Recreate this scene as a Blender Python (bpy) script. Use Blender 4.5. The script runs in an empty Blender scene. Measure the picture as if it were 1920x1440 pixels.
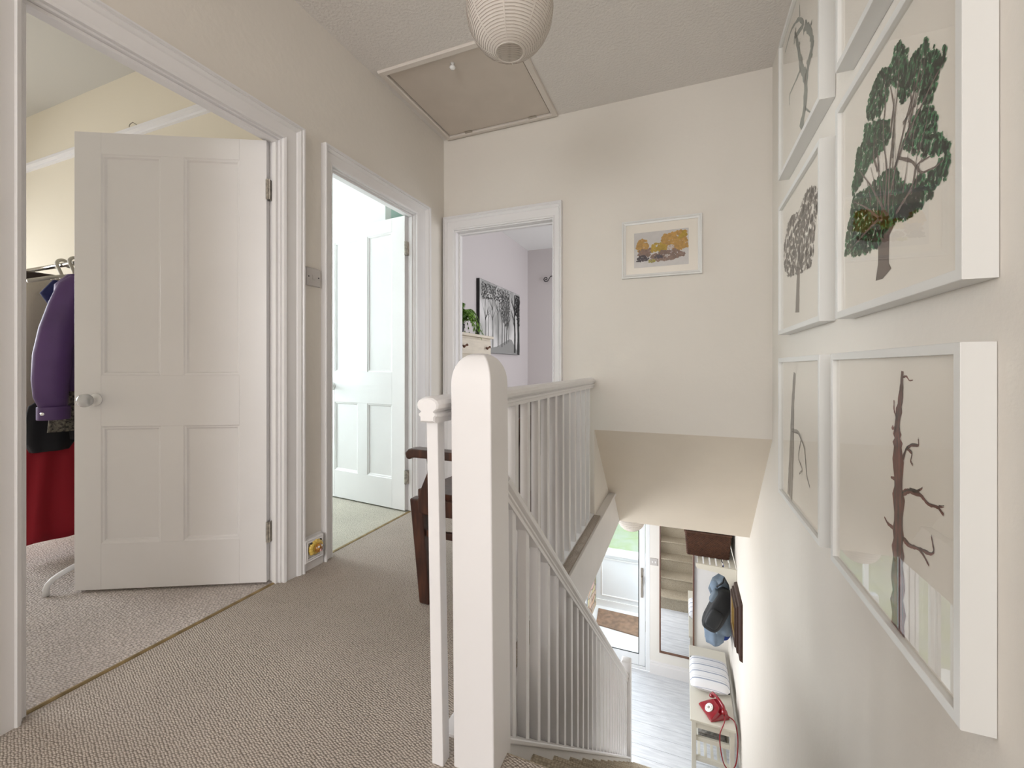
import bpy, math, random
from mathutils import Vector, Matrix
random.seed(7)
S = bpy.context.scene
COL = S.collection
# ---------------------------------------------------------------- camera, sky, lights, exposure
cam = bpy.data.cameras.new('camera'); cam.sensor_width = 36; cam.sensor_fit = 'HORIZONTAL'
cam.lens = 806/1920*36; cam.shift_y = -32/1920; cam.clip_start = .02; cam.clip_end = 200
co = bpy.data.objects.new('camera', cam); COL.objects.link(co)
co.location = (0, 0, .974); co.rotation_euler = (math.pi/2, 0, math.atan(323/806))
S.camera = co
S.view_settings.view_transform = 'Standard'; S.view_settings.look = 'None'
S.view_settings.exposure = 0.36; S.view_settings.gamma = 1; S.view_settings.use_curve_mapping = False
W = bpy.data.worlds.new('sky'); S.world = W; W.use_nodes = True
nt = W.node_tree; nt.nodes.clear()
wo = nt.nodes.new('ShaderNodeOutputWorld'); bg = nt.nodes.new('ShaderNodeBackground')
tc = nt.nodes.new('ShaderNodeTexCoord'); sp = nt.nodes.new('ShaderNodeSeparateXYZ'); rp = nt.nodes.new('ShaderNodeValToRGB')
nt.links.new(tc.outputs['Generated'], sp.inputs[0]); nt.links.new(sp.outputs[2], rp.inputs[0]); nt.links.new(rp.outputs[0], bg.inputs[0]); nt.links.new(bg.outputs[0], wo.inputs[0])
rp.color_ramp.elements[0].color = (.95, .97, 1, 1); rp.color_ramp.elements[1].color = (.62, .80, 1, 1)
bg.inputs[1].default_value = 1.5
def daylight(name, loc, rot, sx, sy, power, colr):
    l = bpy.data.lights.new(name, 'AREA'); l.shape = 'RECTANGLE'; l.size = sx; l.size_y = sy; l.energy = power; l.color = colr
    o = bpy.data.objects.new(name, l); COL.objects.link(o); o.location = loc; o.rotation_euler = rot
    return o
R90 = math.pi/2
# area lights point down -Z; room ones stand in window openings, porch and hall ones are added fills
daylight('daylight_bedroom_window', (-5.15, .1, 1.45), (0, -R90+.75, 0), 1.3, 1.6, 47, (.92, .95, 1))
daylight('daylight_bathroom_window', (-4.55, 2.08, 1.5), (0, -R90, 0), 1.2, .8, 40, (.93, .98, 1))
daylight('daylight_rear_bedroom_window', (1.48, 4.6, 1.2), (0, R90, 0), 1.3, 1.6, 33, (.93, .95, 1))
daylight('daylight_landing_window', (-.75, -3.15, 1.55), (R90-.15, 0, 0), 2.0, 1.5, 62, (.98, .97, .975))
daylight('fill_above_porch', (-.40, 6.28, -.60), (0, 0, 0), 1.7, 1.0, 26, (.97, .98, 1))  # added out of view above the porch to light the hall
daylight('fill_hall_side', (-1.66, 4.05, -1.5), (0, -R90, 0), 1.2, 1.5, 34, (.97, .98, 1))  # unseen fill added to brighten the hall and soffit
# ---------------------------------------------------------------- materials
MATS = {}
def mat(name, col, rough=.6, bump=None, var=None, metal=0, spec=None, coat=0, coord='Object', emit=None, sub=0):
    """bump=(kind,scale,strength[,stretch]); var=(scale,amount[,colour2])"""
    if name in MATS: return MATS[name]
    m = bpy.data.materials.new(name); m.use_nodes = True; n = m.node_tree; b = n.nodes['Principled BSDF']
    b.inputs['Base Color'].default_value = (*col, 1); b.inputs['Roughness'].default_value = rough; b.inputs['Metallic'].default_value = metal
    if spec is not None: b.inputs['Specular IOR Level'].default_value = spec
    if coat: b.inputs['Coat Weight'].default_value = coat; b.inputs['Coat Roughness'].default_value = .08
    if emit: b.inputs['Emission Color'].default_value = (*emit[0], 1); b.inputs['Emission Strength'].default_value = emit[1]
    t = n.nodes.new('ShaderNodeTexCoord'); mp = n.nodes.new('ShaderNodeMapping'); n.links.new(t.outputs[coord], mp.inputs[0])
    src = mp.outputs[0]
    if var:
        nz = n.nodes.new('ShaderNodeTexNoise'); nz.inputs['Scale'].default_value = var[0]; nz.inputs['Detail'].default_value = 5
        mm = n.nodes.new('ShaderNodeMapping'); n.links.new(t.outputs[coord], mm.inputs[0]); mm.inputs['Scale'].default_value = var[3] if len(var) > 3 else (1, 1, 1)
        n.links.new(mm.outputs[0], nz.inputs['Vector'])
        cr = n.nodes.new('ShaderNodeValToRGB'); c2 = var[2] if len(var) > 2 and var[2] else tuple(c*(1-var[1]) for c in col)
        cr.color_ramp.elements[0].position = .35; cr.color_ramp.elements[1].position = .65
        cr.color_ramp.elements[0].color = (*c2, 1); cr.color_ramp.elements[1].color = (*col, 1)
        n.links.new(nz.outputs[0], cr.inputs[0]); n.links.new(cr.outputs[0], b.inputs['Base Color'])
    if bump:
        kind, sc, st = bump[:3]
        if len(bump) > 3: mp.inputs['Scale'].default_value = bump[3]
        if kind == 'noise':
            x = n.nodes.new('ShaderNodeTexNoise'); x.inputs['Detail'].default_value = 6; out = x.outputs[0]
        elif kind == 'voronoi':
            x = n.nodes.new('ShaderNodeTexVoronoi'); out = x.outputs['Distance']
        else:
            x = n.nodes.new('ShaderNodeTexWave'); out = x.outputs['Fac' if 'Fac' in x.outputs else 1]; x.inputs['Distortion'].default_value = 3
        x.inputs['Scale'].default_value = sc; n.links.new(src, x.inputs['Vector'])
        bp = n.nodes.new('ShaderNodeBump'); bp.inputs['Strength'].default_value = st; bp.inputs['Distance'].default_value = .01
        if kind == 'voronoi': bp.invert = True
        n.links.new(out, bp.inputs['Height']); n.links.new(bp.outputs[0], b.inputs['Normal'])
    MATS[name] = m; return m
def carpet_mat(name, col, dark, scale, stretch, strength, rot=0):
    m = mat(name, col, .95, spec=.1); n = m.node_tree; b = n.nodes['Principled BSDF']
    t = n.nodes.new('ShaderNodeTexCoord'); mp = n.nodes.new('ShaderNodeMapping'); mp.inputs['Scale'].default_value = stretch; mp.inputs['Rotation'].default_value = (0, 0, rot)
    n.links.new(t.outputs['Object'], mp.inputs[0])
    v = n.nodes.new('ShaderNodeTexVoronoi'); v.inputs['Scale'].default_value = scale; v.inputs['Randomness'].default_value = .45; n.links.new(mp.outputs[0], v.inputs['Vector'])
    cr = n.nodes.new('ShaderNodeValToRGB'); cr.color_ramp.elements[0].color = (*col, 1); cr.color_ramp.elements[1].color = (*dark, 1)
    cr.color_ramp.elements[0].position = .25; cr.color_ramp.elements[1].position = .75
    n.links.new(v.outputs['Distance'], cr.inputs[0])
    nz = n.nodes.new('ShaderNodeTexNoise'); nz.inputs['Scale'].default_value = 3; n.links.new(t.outputs['Object'], nz.inputs['Vector'])
    mx = n.nodes.new('ShaderNodeMixRGB'); mx.blend_type = 'MULTIPLY'; mx.inputs[0].default_value = .25
    n.links.new(cr.outputs[0], mx.inputs[1]); n.links.new(nz.outputs[0], mx.inputs[2]); n.links.new(mx.outputs[0], b.inputs['Base Color'])
    bp = n.nodes.new('ShaderNodeBump'); bp.invert = True; bp.inputs['Strength'].default_value = strength; bp.inputs['Distance'].default_value = .006
    n.links.new(v.outputs['Distance'], bp.inputs['Height']); n.links.new(bp.outputs[0], b.inputs['Normal'])
    return m
def glass_mat(name, tint=(1, 1, 1), ior=1.5, boost=1.0):
    m = bpy.data.materials.new(name); m.use_nodes = True; n = m.node_tree; n.nodes.clear()
    o = n.nodes.new('ShaderNodeOutputMaterial'); mx = n.nodes.new('ShaderNodeMixShader'); tr = n.nodes.new('ShaderNodeBsdfTransparent'); gl = n.nodes.new('ShaderNodeBsdfGlossy')
    fr_ = n.nodes.new('ShaderNodeFresnel'); fr_.inputs[0].default_value = ior; ge = n.nodes.new('ShaderNodeNewGeometry'); iv = n.nodes.new('ShaderNodeMath'); iv.operation = 'SUBTRACT'; iv.inputs[0].default_value = 1; fr = n.nodes.new('ShaderNodeMath'); fr.operation = 'MULTIPLY'; n.links.new(ge.outputs['Backfacing'], iv.inputs[1]); n.links.new(fr_.outputs[0], fr.inputs[0]); n.links.new(iv.outputs[0], fr.inputs[1]); gl.inputs['Roughness'].default_value = .01; tr.inputs[0].default_value = (*tint, 1)
    n.links.new(fr.outputs[0], mx.inputs[0]); n.links.new(tr.outputs[0], mx.inputs[1]); n.links.new(gl.outputs[0], mx.inputs[2]); n.links.new(mx.outputs[0], o.inputs[0])
    MATS[name] = m; return m
WALL = (.80, .755, .69)
wallp = mat('landing_wall_paint', WALL, .75, ('noise', 35, .12), (2, .03), spec=.25)
ceilp = mat('ceiling_paint', (.79, .75, .71), .9, ('noise', 70, .55), spec=.1)
gloss = mat('white_gloss_paint', (.84, .825, .825), .32, ('noise', 18, .06), (4, .02))
woodp = mat('white_eggshell_paint', (.82, .80, .79), .42, ('noise', 22, .10), (5, .03))
cream = mat('cream_bedroom_paint', (.80, .735, .60), .8, ('noise', 30, .08), spec=.2)
mint = mat('mint_paint', (.60, .80, .75), .7)
mintw = mat('bathroom_white_paint', (.88, .93, .92), .6)
mauve = mat('mauve_paint', (.63, .585, .585), .75, ('noise', 25, .06))
hallw = mat('hall_wall_paint', (.84, .81, .76), .7, ('noise', 30, .08))
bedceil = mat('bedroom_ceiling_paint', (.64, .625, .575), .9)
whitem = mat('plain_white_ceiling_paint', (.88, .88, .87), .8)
hatchf = mat('hatch_frame_paint', (.73, .67, .61), .5)
hatchm = mat('hatch_board_paint', (.66, .585, .51), .6, ('noise', 12, .06), (6, .05))
carp = carpet_mat('beige_loop_carpet', (.60, .525, .455), (.36, .31, .265), 110, (1, 1.6, 1), .8, .5)
carpb = carpet_mat('pinkish_pile_carpet', (.80, .72, .67), (.54, .48, .44), 62, (1.0, 2.6, 1), 1.0, -.35)
carpm = carpet_mat('pale_bathroom_carpet', (.72, .68, .58), (.52, .49, .41), 110, (1, 1.6, 1), .6)
carps = carpet_mat('stair_carpet_beige', (.62, .54, .42), (.40, .34, .26), 110, (1, 1, 1), .6)
carpr = carpet_mat('rear_bedroom_carpet', (.66, .62, .56), (.45, .42, .38), 110, (1, 1, 1), .6)
brass = mat('worn_brass', (.36, .26, .12), .45, var=(20, .45), metal=.6)
soffitm = mat('soffit_cream_paint', (.79, .71, .60), .8, ('noise', 30, .12), (3, .04), spec=.2)
steel = mat('tarnished_steel', (.42, .38, .33), .35, metal=.9)
hingem = mat('painted_hinge', (.55, .50, .43), .4, var=(60, .5), metal=.4)
chrome = mat('chrome', (.85, .85, .86), .12, metal=1)
dark = mat('dark_metal', (.03, .028, .027), .4, metal=.5)
black = mat('black_fabric', (.012, .012, .016), .85)
glass = glass_mat('picture_glass', (.99, .98, .965), 1.62)
wglass = glass_mat('window_glass', (.97, .99, .98), 1.45)
paper = mat('art_paper', (.90, .875, .83), .85)
framew = mat('white_lacquer', (.76, .755, .73), .38)
mahog = mat('dark_mahogany', (.075, .027, .015), .33, ('noise', 8, .05, (1, 1, 12)), (9, .4, (.025, .009, .006), (6, 6, 1)), coat=.15)
# ---------------------------------------------------------------- mesh builder
class MB:
    def __init__(s): s.v = []; s.f = []; s.mi = []; s.cur = 0
    def add(s, vs, fs):
        b = len(s.v); s.v += [tuple(v) for v in vs]; s.f += [tuple(i+b for i in f) for f in fs]; s.mi += [s.cur]*len(fs); return s
    def box(s, x0, x1, y0, y1, z0, z1, M=None):
        if x0 > x1: x0, x1 = x1, x0
        if y0 > y1: y0, y1 = y1, y0
        if z0 > z1: z0, z1 = z1, z0
        vs = [Vector(p) for p in [(x0,y0,z0),(x1,y0,z0),(x1,y1,z0),(x0,y1,z0),(x0,y0,z1),(x1,y0,z1),(x1,y1,z1),(x0,y1,z1)]]
        if M is not None: vs = [M @ v for v in vs]
        return s.add(vs, [(0,3,2,1),(4,5,6,7),(0,1,5,4),(1,2,6,5),(2,3,7,6),(3,0,4,7)])
    def rings(s, rs, cap=True, closed=True):
        n = len(rs[0]); b = len(s.v); fs = []
        vs = [p for r in rs for p in r]
        for i in range(len(rs)-1):
            for j in range(n if closed else n-1):
                k = (j+1) % n; fs.append((i*n+j, i*n+k, (i+1)*n+k, (i+1)*n+j))
        if cap: fs.append(tuple(reversed(range(n)))); fs.append(tuple((len(rs)-1)*n+j for j in range(n)))
        return s.add(vs, fs)
    def prism(s, poly, fn, d0, d1):          # poly in 2D, fn(a,b,d)->xyz
        return s.rings([[fn(a, b, d0) for a, b in poly], [fn(a, b, d1) for a, b in poly]])
    def tube(s, pts, r, n=8, cap=True, flat=None):
        pts = [Vector(p) for p in pts]; m = len(pts); rr = r if hasattr(r, '__len__') else [r]*m
        up = None; out = []
        for i, p in enumerate(pts):
            d = (pts[min(i+1, m-1)]-pts[max(i-1, 0)]).normalized()
            if up is None: up = Vector((0,0,1)) if abs(d.z) < .9 else Vector((1,0,0))
            a = d.cross(up).normalized(); up = a.cross(d).normalized()
            q = rr[i]; q2 = q*(flat or 1)
            out.append([p+a*math.cos(t)*q+up*math.sin(t)*q2 for t in [2*math.pi*k/n for k in range(n)]])
        return s.rings(out, cap)
    def lathe(s, prof, o=(0,0,0), axis=(0,0,1), n=24, cap=True):
        A = Vector(axis).normalized(); U = A.cross(Vector((0,1,0)) if abs(A.y) < .9 else Vector((1,0,0))).normalized(); V = A.cross(U); O = Vector(o)
        return s.rings([[O+A*h+(U*math.cos(2*math.pi*k/n)+V*math.sin(2*math.pi*k/n))*r for k in range(n)] for r, h in prof], cap)
    def xf(s, M): s.v = [tuple(M @ Vector(v)) for v in s.v]; return s
    def build(s, name, material, parent=None, bevel=0, smooth=False, seg=2, origin=None, sub=0):
        me = bpy.data.meshes.new(name); o = bpy.data.objects.new(name, me); COL.objects.link(o)
        if parent is not None:
            org = Vector(wloc(parent))
            if origin: org = Vector(origin)
        else:
            if origin is None:
                xs, ys, zs = zip(*s.v); origin = ((min(xs)+max(xs))/2, (min(ys)+max(ys))/2, min(zs))
            org = Vector(origin)
        me.from_pydata([tuple(Vector(v)-org) for v in s.v], [], s.f); me.validate()
        ms = material if isinstance(material, (list, tuple)) else [material]
        for mm in ms: me.materials.append(mm)
        if len(ms) > 1 and len(me.polygons) == len(s.mi):
            for p, i in zip(me.polygons, s.mi): p.material_index = i
        if parent is not None:
            o.parent = parent; o.location = org-Vector(wloc(parent))
        else: o.location = org
        import bmesh
        b = bmesh.new(); b.from_mesh(me); bmesh.ops.recalc_face_normals(b, faces=b.faces); b.to_mesh(me); b.free()
        if smooth:
            for p in me.polygons: p.use_smooth = True
        if bevel:
            md = o.modifiers.new('bevel', 'BEVEL'); md.width = bevel; md.segments = seg; md.limit_method = 'ANGLE'; md.angle_limit = math.radians(40)
            if smooth or seg > 1:
                for p in me.polygons: p.use_smooth = True
                if hasattr(md, 'harden_normals'): md.harden_normals = True
        if sub:
            md = o.modifiers.new('subd', 'SUBSURF'); md.levels = sub; md.render_levels = sub
        return o
def wloc(o):
    v = Vector(o.location)
    while o.parent: o = o.parent; v = v+Vector(o.location)
    return v
def tag(o, label=None, cat=None, group=None, kind=None):
    if label: o['label'] = label
    if cat: o['category'] = cat
    if group: o['group'] = group
    if kind: o['kind'] = kind
    return o
def thing(name, label, cat, loc, group=None, kind=None):
    o = bpy.data.objects.new(name, None); COL.objects.link(o); o.location = loc; o.empty_display_size = .05
    return tag(o, label, cat, group, kind)
def struct(name, mb, m, label, cat, **k):
    return tag(mb.build(name, m, **k), label, cat, kind='structure')
def copy_tree(o, loc=None, parent=None):
    c = o.copy(); COL.objects.link(c)
    if parent: c.parent = parent
    if loc is not None: c.location = loc
    for ch in list(o.children): copy_tree(ch, None, c)
    return c
def bx(*a): return MB().box(*a)
def wall_holes(fn, a0, a1, b0, b1, holes):   # grid of cells, holes=[(a0,a1,b0,b1)]
    A = sorted({a0, a1, *[h[0] for h in holes], *[h[1] for h in holes]}); B = sorted({b0, b1, *[h[2] for h in holes], *[h[3] for h in holes]})
    mb = MB()
    for i in range(len(A)-1):
        for j in range(len(B)-1):
            ca, cb = (A[i]+A[i+1])/2, (B[j]+B[j+1])/2
            if any(h[0] < ca < h[1] and h[2] < cb < h[3] for h in holes): continue
            fn(mb, A[i], A[i+1], B[j], B[j+1])
    return mb
def frame_sweep(mb, P, u0, u1, v0, v1, prof, wf=(1,1,1,1)):
    """mitred closed frame; P(u,v,h)->xyz; prof [(offset outward,height)]; wf = scale of the offset on left,right,bottom,top"""
    rs = []
    for d, h in prof:
        rs.append([P(u0-d*wf[0], v0-d*wf[2], h), P(u1+d*wf[1], v0-d*wf[2], h), P(u1+d*wf[1], v1+d*wf[3], h), P(u0-d*wf[0], v1+d*wf[3], h)])
    return mb.rings(rs, cap=False)
def arch_sweep(mb, P, u0, u1, v1, prof, wl=1, wr=1, wt=1, v0=0):
    rs = [[P(u0-d*wl, v0, h), P(u0-d*wl, v1+d*wt, h), P(u1+d*wr, v1+d*wt, h), P(u1+d*wr, v0, h)] for d, h in prof]
    mb.rings(rs, cap=False, closed=False)
    n = len(prof); b = len(mb.v)-4*n
    mb.f.append(tuple(b+4*i for i in range(n))); mb.f.append(tuple(b+4*i+3 for i in range(n))); mb.mi += [0, 0]
    return mb
# ---------------------------------------------------------------- the shell
XL, XR, YF, CZ = -1.69, .467, 2.83, 2.686
HF = -2.75                                   # hall floor below
# landing
mb = MB().box(XL-.035, XR, -3.2, 1.0, -.02, 0).box(XL-.035, -.51, 1.0, YF, -.02, 0).box(-1.6, -.825, YF, YF+.05, -.02, 0)
struct('floor', mb, carp, 'beige loop pile carpet covering the landing floor', 'carpet')
mb = MB().box(XL-.07, XR, -3.2, 1.0, -.30, -.02).box(XL-.07, -.55, 1.0, YF+.1, -.30, -.02)
struct('trim_1', mb, woodp, 'timber landing floor structure under the beige carpet', 'floor structure')
LW = wall_holes(lambda m, a, b, c, d: m.box(XL-.07, XL, a, b, c, d), -3.2, YF+.1, -.30, CZ, [(.585, 1.42, -.02, 2.01), (1.70, 2.46, -.02, 2.01)])
struct('wall_left', LW, wallp, 'off-white landing wall with two panelled door openings', 'wall')
FW = wall_holes(lambda m, a, b, c, d: m.box(a, b, YF, YF+.1, c, d), XL, XR, -.30, CZ, [(-1.60, -.825, -.02, 1.995), (-.55, XR, -.30, .56)])
struct('wall_far', FW, wallp, 'off-white far wall with small framed landscape picture', 'wall')
struct('wall_right', MB().box(XR, XR+.1, -3.3, YF+.1, HF-.05, CZ).box(XR, XR+.1, YF+.1, 3.80, HF-.05, .46).box(XR, XR+.1, 3.80, 5.7, HF-.05, -.04), wallp, 'tall off-white stairwell wall hung with framed tree prints', 'wall')
BW = wall_holes(lambda m, a, b, c, d: m.box(a, b, -3.3, -3.2, c, d), XL-.07, XR, -.30, CZ, [(-1.55, .05, .75, 2.15)])
struct('wall_back', BW, wallp, 'landing wall behind with a window', 'wall')
mb = MB()
for x in (-1.55, -.78, .01): mb.box(x, x+.045, -3.27, -3.22, .75, 2.15)
for z in (.75, 1.72, 2.105): mb.box(-1.55, .05, -3.27, -3.22, z, z+.045)
struct('window_1', mb, gloss, 'white window frame in wall behind landing', 'window')
H0 = (-1.615, -.83, 2.055, 2.785)
CL = wall_holes(lambda m, a, b, c, d: m.box(a, b, c, d, CZ, CZ+.12), XL-.07, XR+.1, -3.3, YF+.1, [H0])
struct('ceiling', CL, ceilp, 'textured off-white landing ceiling with loft hatch', 'ceiling')
# sloping bulkhead over the stairs
mb = MB().prism([(YF, .56), (3.75, -.34), (3.80, -.29), (YF+.1, .559)], lambda a, b, d: (d, a, b), -.60, XR)
struct('ceiling_2', mb, soffitm, 'sloping plaster soffit over the lower stairs', 'ceiling')
mb = MB().prism([(YF+.1, -.34), (3.75, -.34), (3.75, -.335), (YF+.1, .465)], lambda a, b, d: (d, a, b), -.60, -.55)
struct('wall_side', mb, wallp, 'small triangular wall beside the sloping soffit', 'wall')
mb = MB().box(-.55, -.512, 1.0, 3.75, -.34, -.035).box(-.575, -.497, 1.03, 3.72, -.035, -.012)
struct('trim_2', mb, woodp, 'white painted fascia along the landing edge above the stairs', 'fascia', bevel=.004)
# bedroom one
struct('floor_2', bx(-5.2, XL-.035, -1.5, 1.5, -.03, -.004), carpb, 'pinkish beige pile carpet in the bedroom on the left', 'carpet')
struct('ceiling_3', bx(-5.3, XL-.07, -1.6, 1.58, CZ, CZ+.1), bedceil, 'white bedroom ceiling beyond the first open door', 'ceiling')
struct('wall_bedroom', bx(-5.2, XL-.07, 1.5, 1.58, -.1, CZ), cream, 'cream bedroom wall with picture rail behind clothes', 'wall')
struct('wall_bedroom_near', bx(-5.2, XL-.07, -1.6, -1.5, -.1, CZ), cream, 'cream bedroom wall out of sight near the landing', 'wall')
BWn = wall_holes(lambda m, a, b, c, d: m.box(-5.3, -5.2, a, b, c, d), -1.6, 1.58, -.1, CZ, [(-.75, .95, .6, 2.3)])
struct('wall_bedroom_window', BWn, cream, 'cream bedroom wall with window', 'wall')
mb = MB()
for y in (-.75, .07, .9): mb.box(-5.29, -5.24, y, y+.05, .6, 2.3)
for z in (.6, 2.25): mb.box(-5.29, -5.24, -.75, .95, z, z+.05)
struct('window_2', mb, gloss, 'white bedroom window frame', 'window')
mb = MB().prism([(0, 0), (.012, .004), (.014, .016), (.030, .024), (.030, .034), (.018, .040), (.020, .050), (0, .056)], lambda a, b, d: (d, 1.5-a, 2.305+b), -5.2, XL-.07)
struct('trim_3', mb, gloss, 'white picture rail running along the cream bedroom wall', 'picture rail')
for i, x in enumerate((-2.93, -2.33)):
    h = MB().tube([(x, 1.496, 2.37), (x-.004, 1.478, 2.376), (x-.012, 1.468, 2.36), (x-.014, 1.466, 2.345)], .0022, 6)
    o = h.build('picture_hook', steel); tag(o, ['thin wire picture hook left along the bedroom picture rail', 'thin wire picture hook right along the bedroom picture rail'][i], 'hook', 'hooks on the picture rail')
# bathroom
struct('floor_3', bx(-4.6, XL-.035, 1.58, 3.5, -.03, -.003), carpm, 'pale carpet in the mint room', 'carpet')
struct('ceiling_4', bx(-4.7, XL-.07, 1.58, 3.6, CZ, CZ+.1), whitem, 'white ceiling of the mint room', 'ceiling')
struct('wall_mint_room_left', bx(-4.6, -2.09, 2.65, 2.72, -.1, CZ), mintw, 'bright white wall above the second open door', 'wall')
struct('wall_mint_room_far', MB().box(-2.24, XL-.07, 2.93, 2.98, -.1, CZ).box(-2.16, -2.09, 2.72, 2.93, -.1, CZ), mint, 'mint green wall strip past the second open door', 'wall')
struct('wall_mint_room_near', bx(-4.6, XL-.07, 1.581, 1.60, -.1, CZ), mintw, 'mint wall backing onto the bedroom', 'wall')
struct('wall_mint_room_window', wall_holes(lambda m, a, b, c, d: m.box(-4.7, -4.6, a, b, c, d), 1.58, 2.7, -.1, CZ, [(1.66, 2.55, .9, 2.1)]), mintw, 'white wall with window in the mint room', 'wall')
# rear bedroom
mb = MB().box(-2.14, -.6, YF+.05, 5.96, -.03, -.002).box(-.6, 1.5, 3.80, 5.96, -.03, -.002)
struct('floor_4', mb, carpr, 'beige carpet in the mauve bedroom', 'carpet')
struct('wall_mauve_left', bx(-2.24, -2.14, 2.99, 5.96, -.1, CZ), mauve, 'mauve bedroom wall behind the forest canvas', 'wall')
struct('wall_mauve_far', bx(-2.24, 1.6, 5.96, 6.06, -.1, CZ), mauve, 'mauve far bedroom wall with curtain pole end', 'wall')
struct('wall_mauve_right', wall_holes(lambda m, a, b, c, d: m.box(1.5, 1.6, a, b, c, d), YF, 5.96, -.1, CZ, [(3.9, 5.4, .5, 2.1)]), mauve, 'mauve bedroom wall with window', 'wall')
struct('wall_mauve_near', bx(XR+.1, 1.5, YF, YF+.1, -.1, CZ), mauve, 'mauve bedroom wall beside stairwell', 'wall')
struct('ceiling_5', bx(-2.24, 1.6, YF+.1, 6.06, CZ, CZ+.1), whitem, 'white ceiling of the mauve bedroom', 'ceiling')
# hall below
mb = MB(); y = 1.0; k = 0
while y < 5.48:
    mb.box(-1.69, XR, y, min(y+.139, 5.5), HF-.03, HF); y += .142
boards = mat('white_painted_boards', (.80, .82, .86), .35, ('noise', 20, .08, (1, 6, 1)), (5, .10, (.66, .68, .72), (1.2, 9, 1)))
struct('floor_5', mb, boards, 'white painted floorboards in the hall downstairs', 'floor', bevel=.0015, seg=1)
struct('floor_6', bx(-1.76, XR, 1.0, 5.5, HF-.06, HF-.031), dark, 'dark gaps under the hall floorboards', 'floor')
mb = MB().box(-1.76, -.55, 1.0, 5.5, -.34, -.312).box(-.55, XR, 3.75, 5.5, -.34, -.312)
mb.box(-1.76, -.6, YF, 5.7, -.34, -.035).box(-.6, 1.5, 3.80, 5.96, -.31, -.035)
struct('ceiling_6', mb, hallw, 'off-white hall ceiling downstairs', 'ceiling')
struct('wall_hall_left', wall_holes(lambda m, a, b, c, d: m.box(-1.76, XL, a, b, c, d), 2.3, 5.5, HF-.05, -.34, [(3.3, 4.8, -2.1, -.9)]), hallw, 'hall wall on left downstairs', 'wall')  # side opening added for the hall fill light
struct('wall_hall_stair_side', MB().box(-.62, -.56, 1.0, 2.3, HF-.05, -.34).box(-1.76, -.62, 2.24, 2.3, HF-.05, -.34), hallw, 'wall beneath landing edge beside the stairs', 'wall')
struct('wall_hall_under_landing', bx(-.62, XR, .86, .93, HF-.05, -.3), hallw, 'wall under the top of the stairs', 'wall')
FR = wall_holes(lambda m, a, b, c, d: m.box(a, b, 5.5, 5.7, c, d), -1.76, XR, HF-.05, -.31, [(-1.66, -.39, HF-.05, -.62)])
struct('wall_front', FR, hallw, 'white hall wall with mirror beside glazed front door', 'wall')
mb = MB().prism([(0, 0), (.022, 0), (.022, .11), (.012, .125), (.012, .14), (0, .15)], lambda a, b, d: (d, 5.5-a, HF+b), -.39, XR)
struct('baseboard_front', mb, gloss, 'white skirting board under hall mirror', 'skirting board')
mb = MB().prism([(0, 0), (.02, 0), (.02, .13), (.01, .15), (0, .155)], lambda a, b, d: (XL+a, d, b), 1.521, 1.638)
struct('baseboard_left', mb, woodp, 'short white skirting board between the two doors', 'skirting board')
mb = MB().prism([(0, 0), (.02, 0), (.02, .13), (.01, .15), (0, .155)], lambda a, b, d: (d, YF-a, b), -.75, -.58)
struct('baseboard_far', mb, woodp, 'short white skirting on far wall behind balusters', 'skirting board')
# door casings: lining + stop + architrave
prof = [(0, 0), (0, .016), (.10, .020), (.14, .014), (.62, .017), (.66, .022), (.78, .030), (.86, .026), (.90, .034), (.97, .034), (1.0, .028), (1.0, 0)]
def casing(n, axis, a0, a1, head, face, depth, wl, wr, wt, label, stop, flip=1):
    if axis == 'x': P = lambda u, v, h: (face+h, u, v); B = lambda m, u0, u1, v0, v1, d0, d1: m.box(face-d0, face-d1, u0, u1, v0, v1)
    else: P = lambda u, v, h: (u, face-h, v); B = lambda m, u0, u1, v0, v1, d0, d1: m.box(u0, u1, face+d0, face+d1, v0, v1)
    t = thing('trim_%d' % n, label, 'door frame', P((a0+a1)/2, 0, 0), kind='structure')
    m = MB(); arch_sweep(m, P, a0+.004, a1-.004, head-.004, prof, wl, wr, wt); m.build('architrave', gloss, t)
    m = MB(); e = .012
    B(m, a0, a0+e, 0, head-e, -.001, depth); B(m, a1-e, a1, 0, head-e, -.001, depth); B(m, a0, a1, head-e, head, -.001, depth)
    m.build('door_lining', gloss, t, bevel=.0015)
    m = MB(); s0, s1 = stop
    B(m, a0+e, a0+e+.012, 0, head-e-.012, s0, s1); B(m, a1-e-.012, a1-e, 0, head-e-.012, s0, s1); B(m, a0+e, a1-e, head-e-.012, head-e, s0, s1)
    m.build('door_stop', gloss, t, bevel=.0015)
    return t
casing(4, 'x', .585, 1.42, 2.01, XL, .075, .09, .105, .09, 'white moulded door frame around the nearest left bedroom doorway', (.012, .036))
casing(5, 'x', 1.70, 2.46, 2.01, XL, .075, .06, .15, .09, 'white moulded door frame around the mint room doorway', (.012, .036))
casing(6, 'y', -1.60, -.825, 1.995, YF, .105, .085, .065, .105, 'white moulded door frame around the mauve bedroom doorway', (.05, .08))
# threshold bars
for (y0, y1, lb) in ((.585, 1.42, 'worn brass threshold strip in the nearest left doorway'), (1.70, 2.46, 'worn brass threshold strip in the mint room doorway')):
    m = MB().prism([(-.012, -.004), (-.009, .002), (0, .004), (.009, .002), (.012, -.004)], lambda a, b, d: (XL-.028+a, d, b), y0+.012, y1-.012)
    tag(m.build('threshold_strip', brass), lb, 'threshold strip', 'brass threshold strips')
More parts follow.
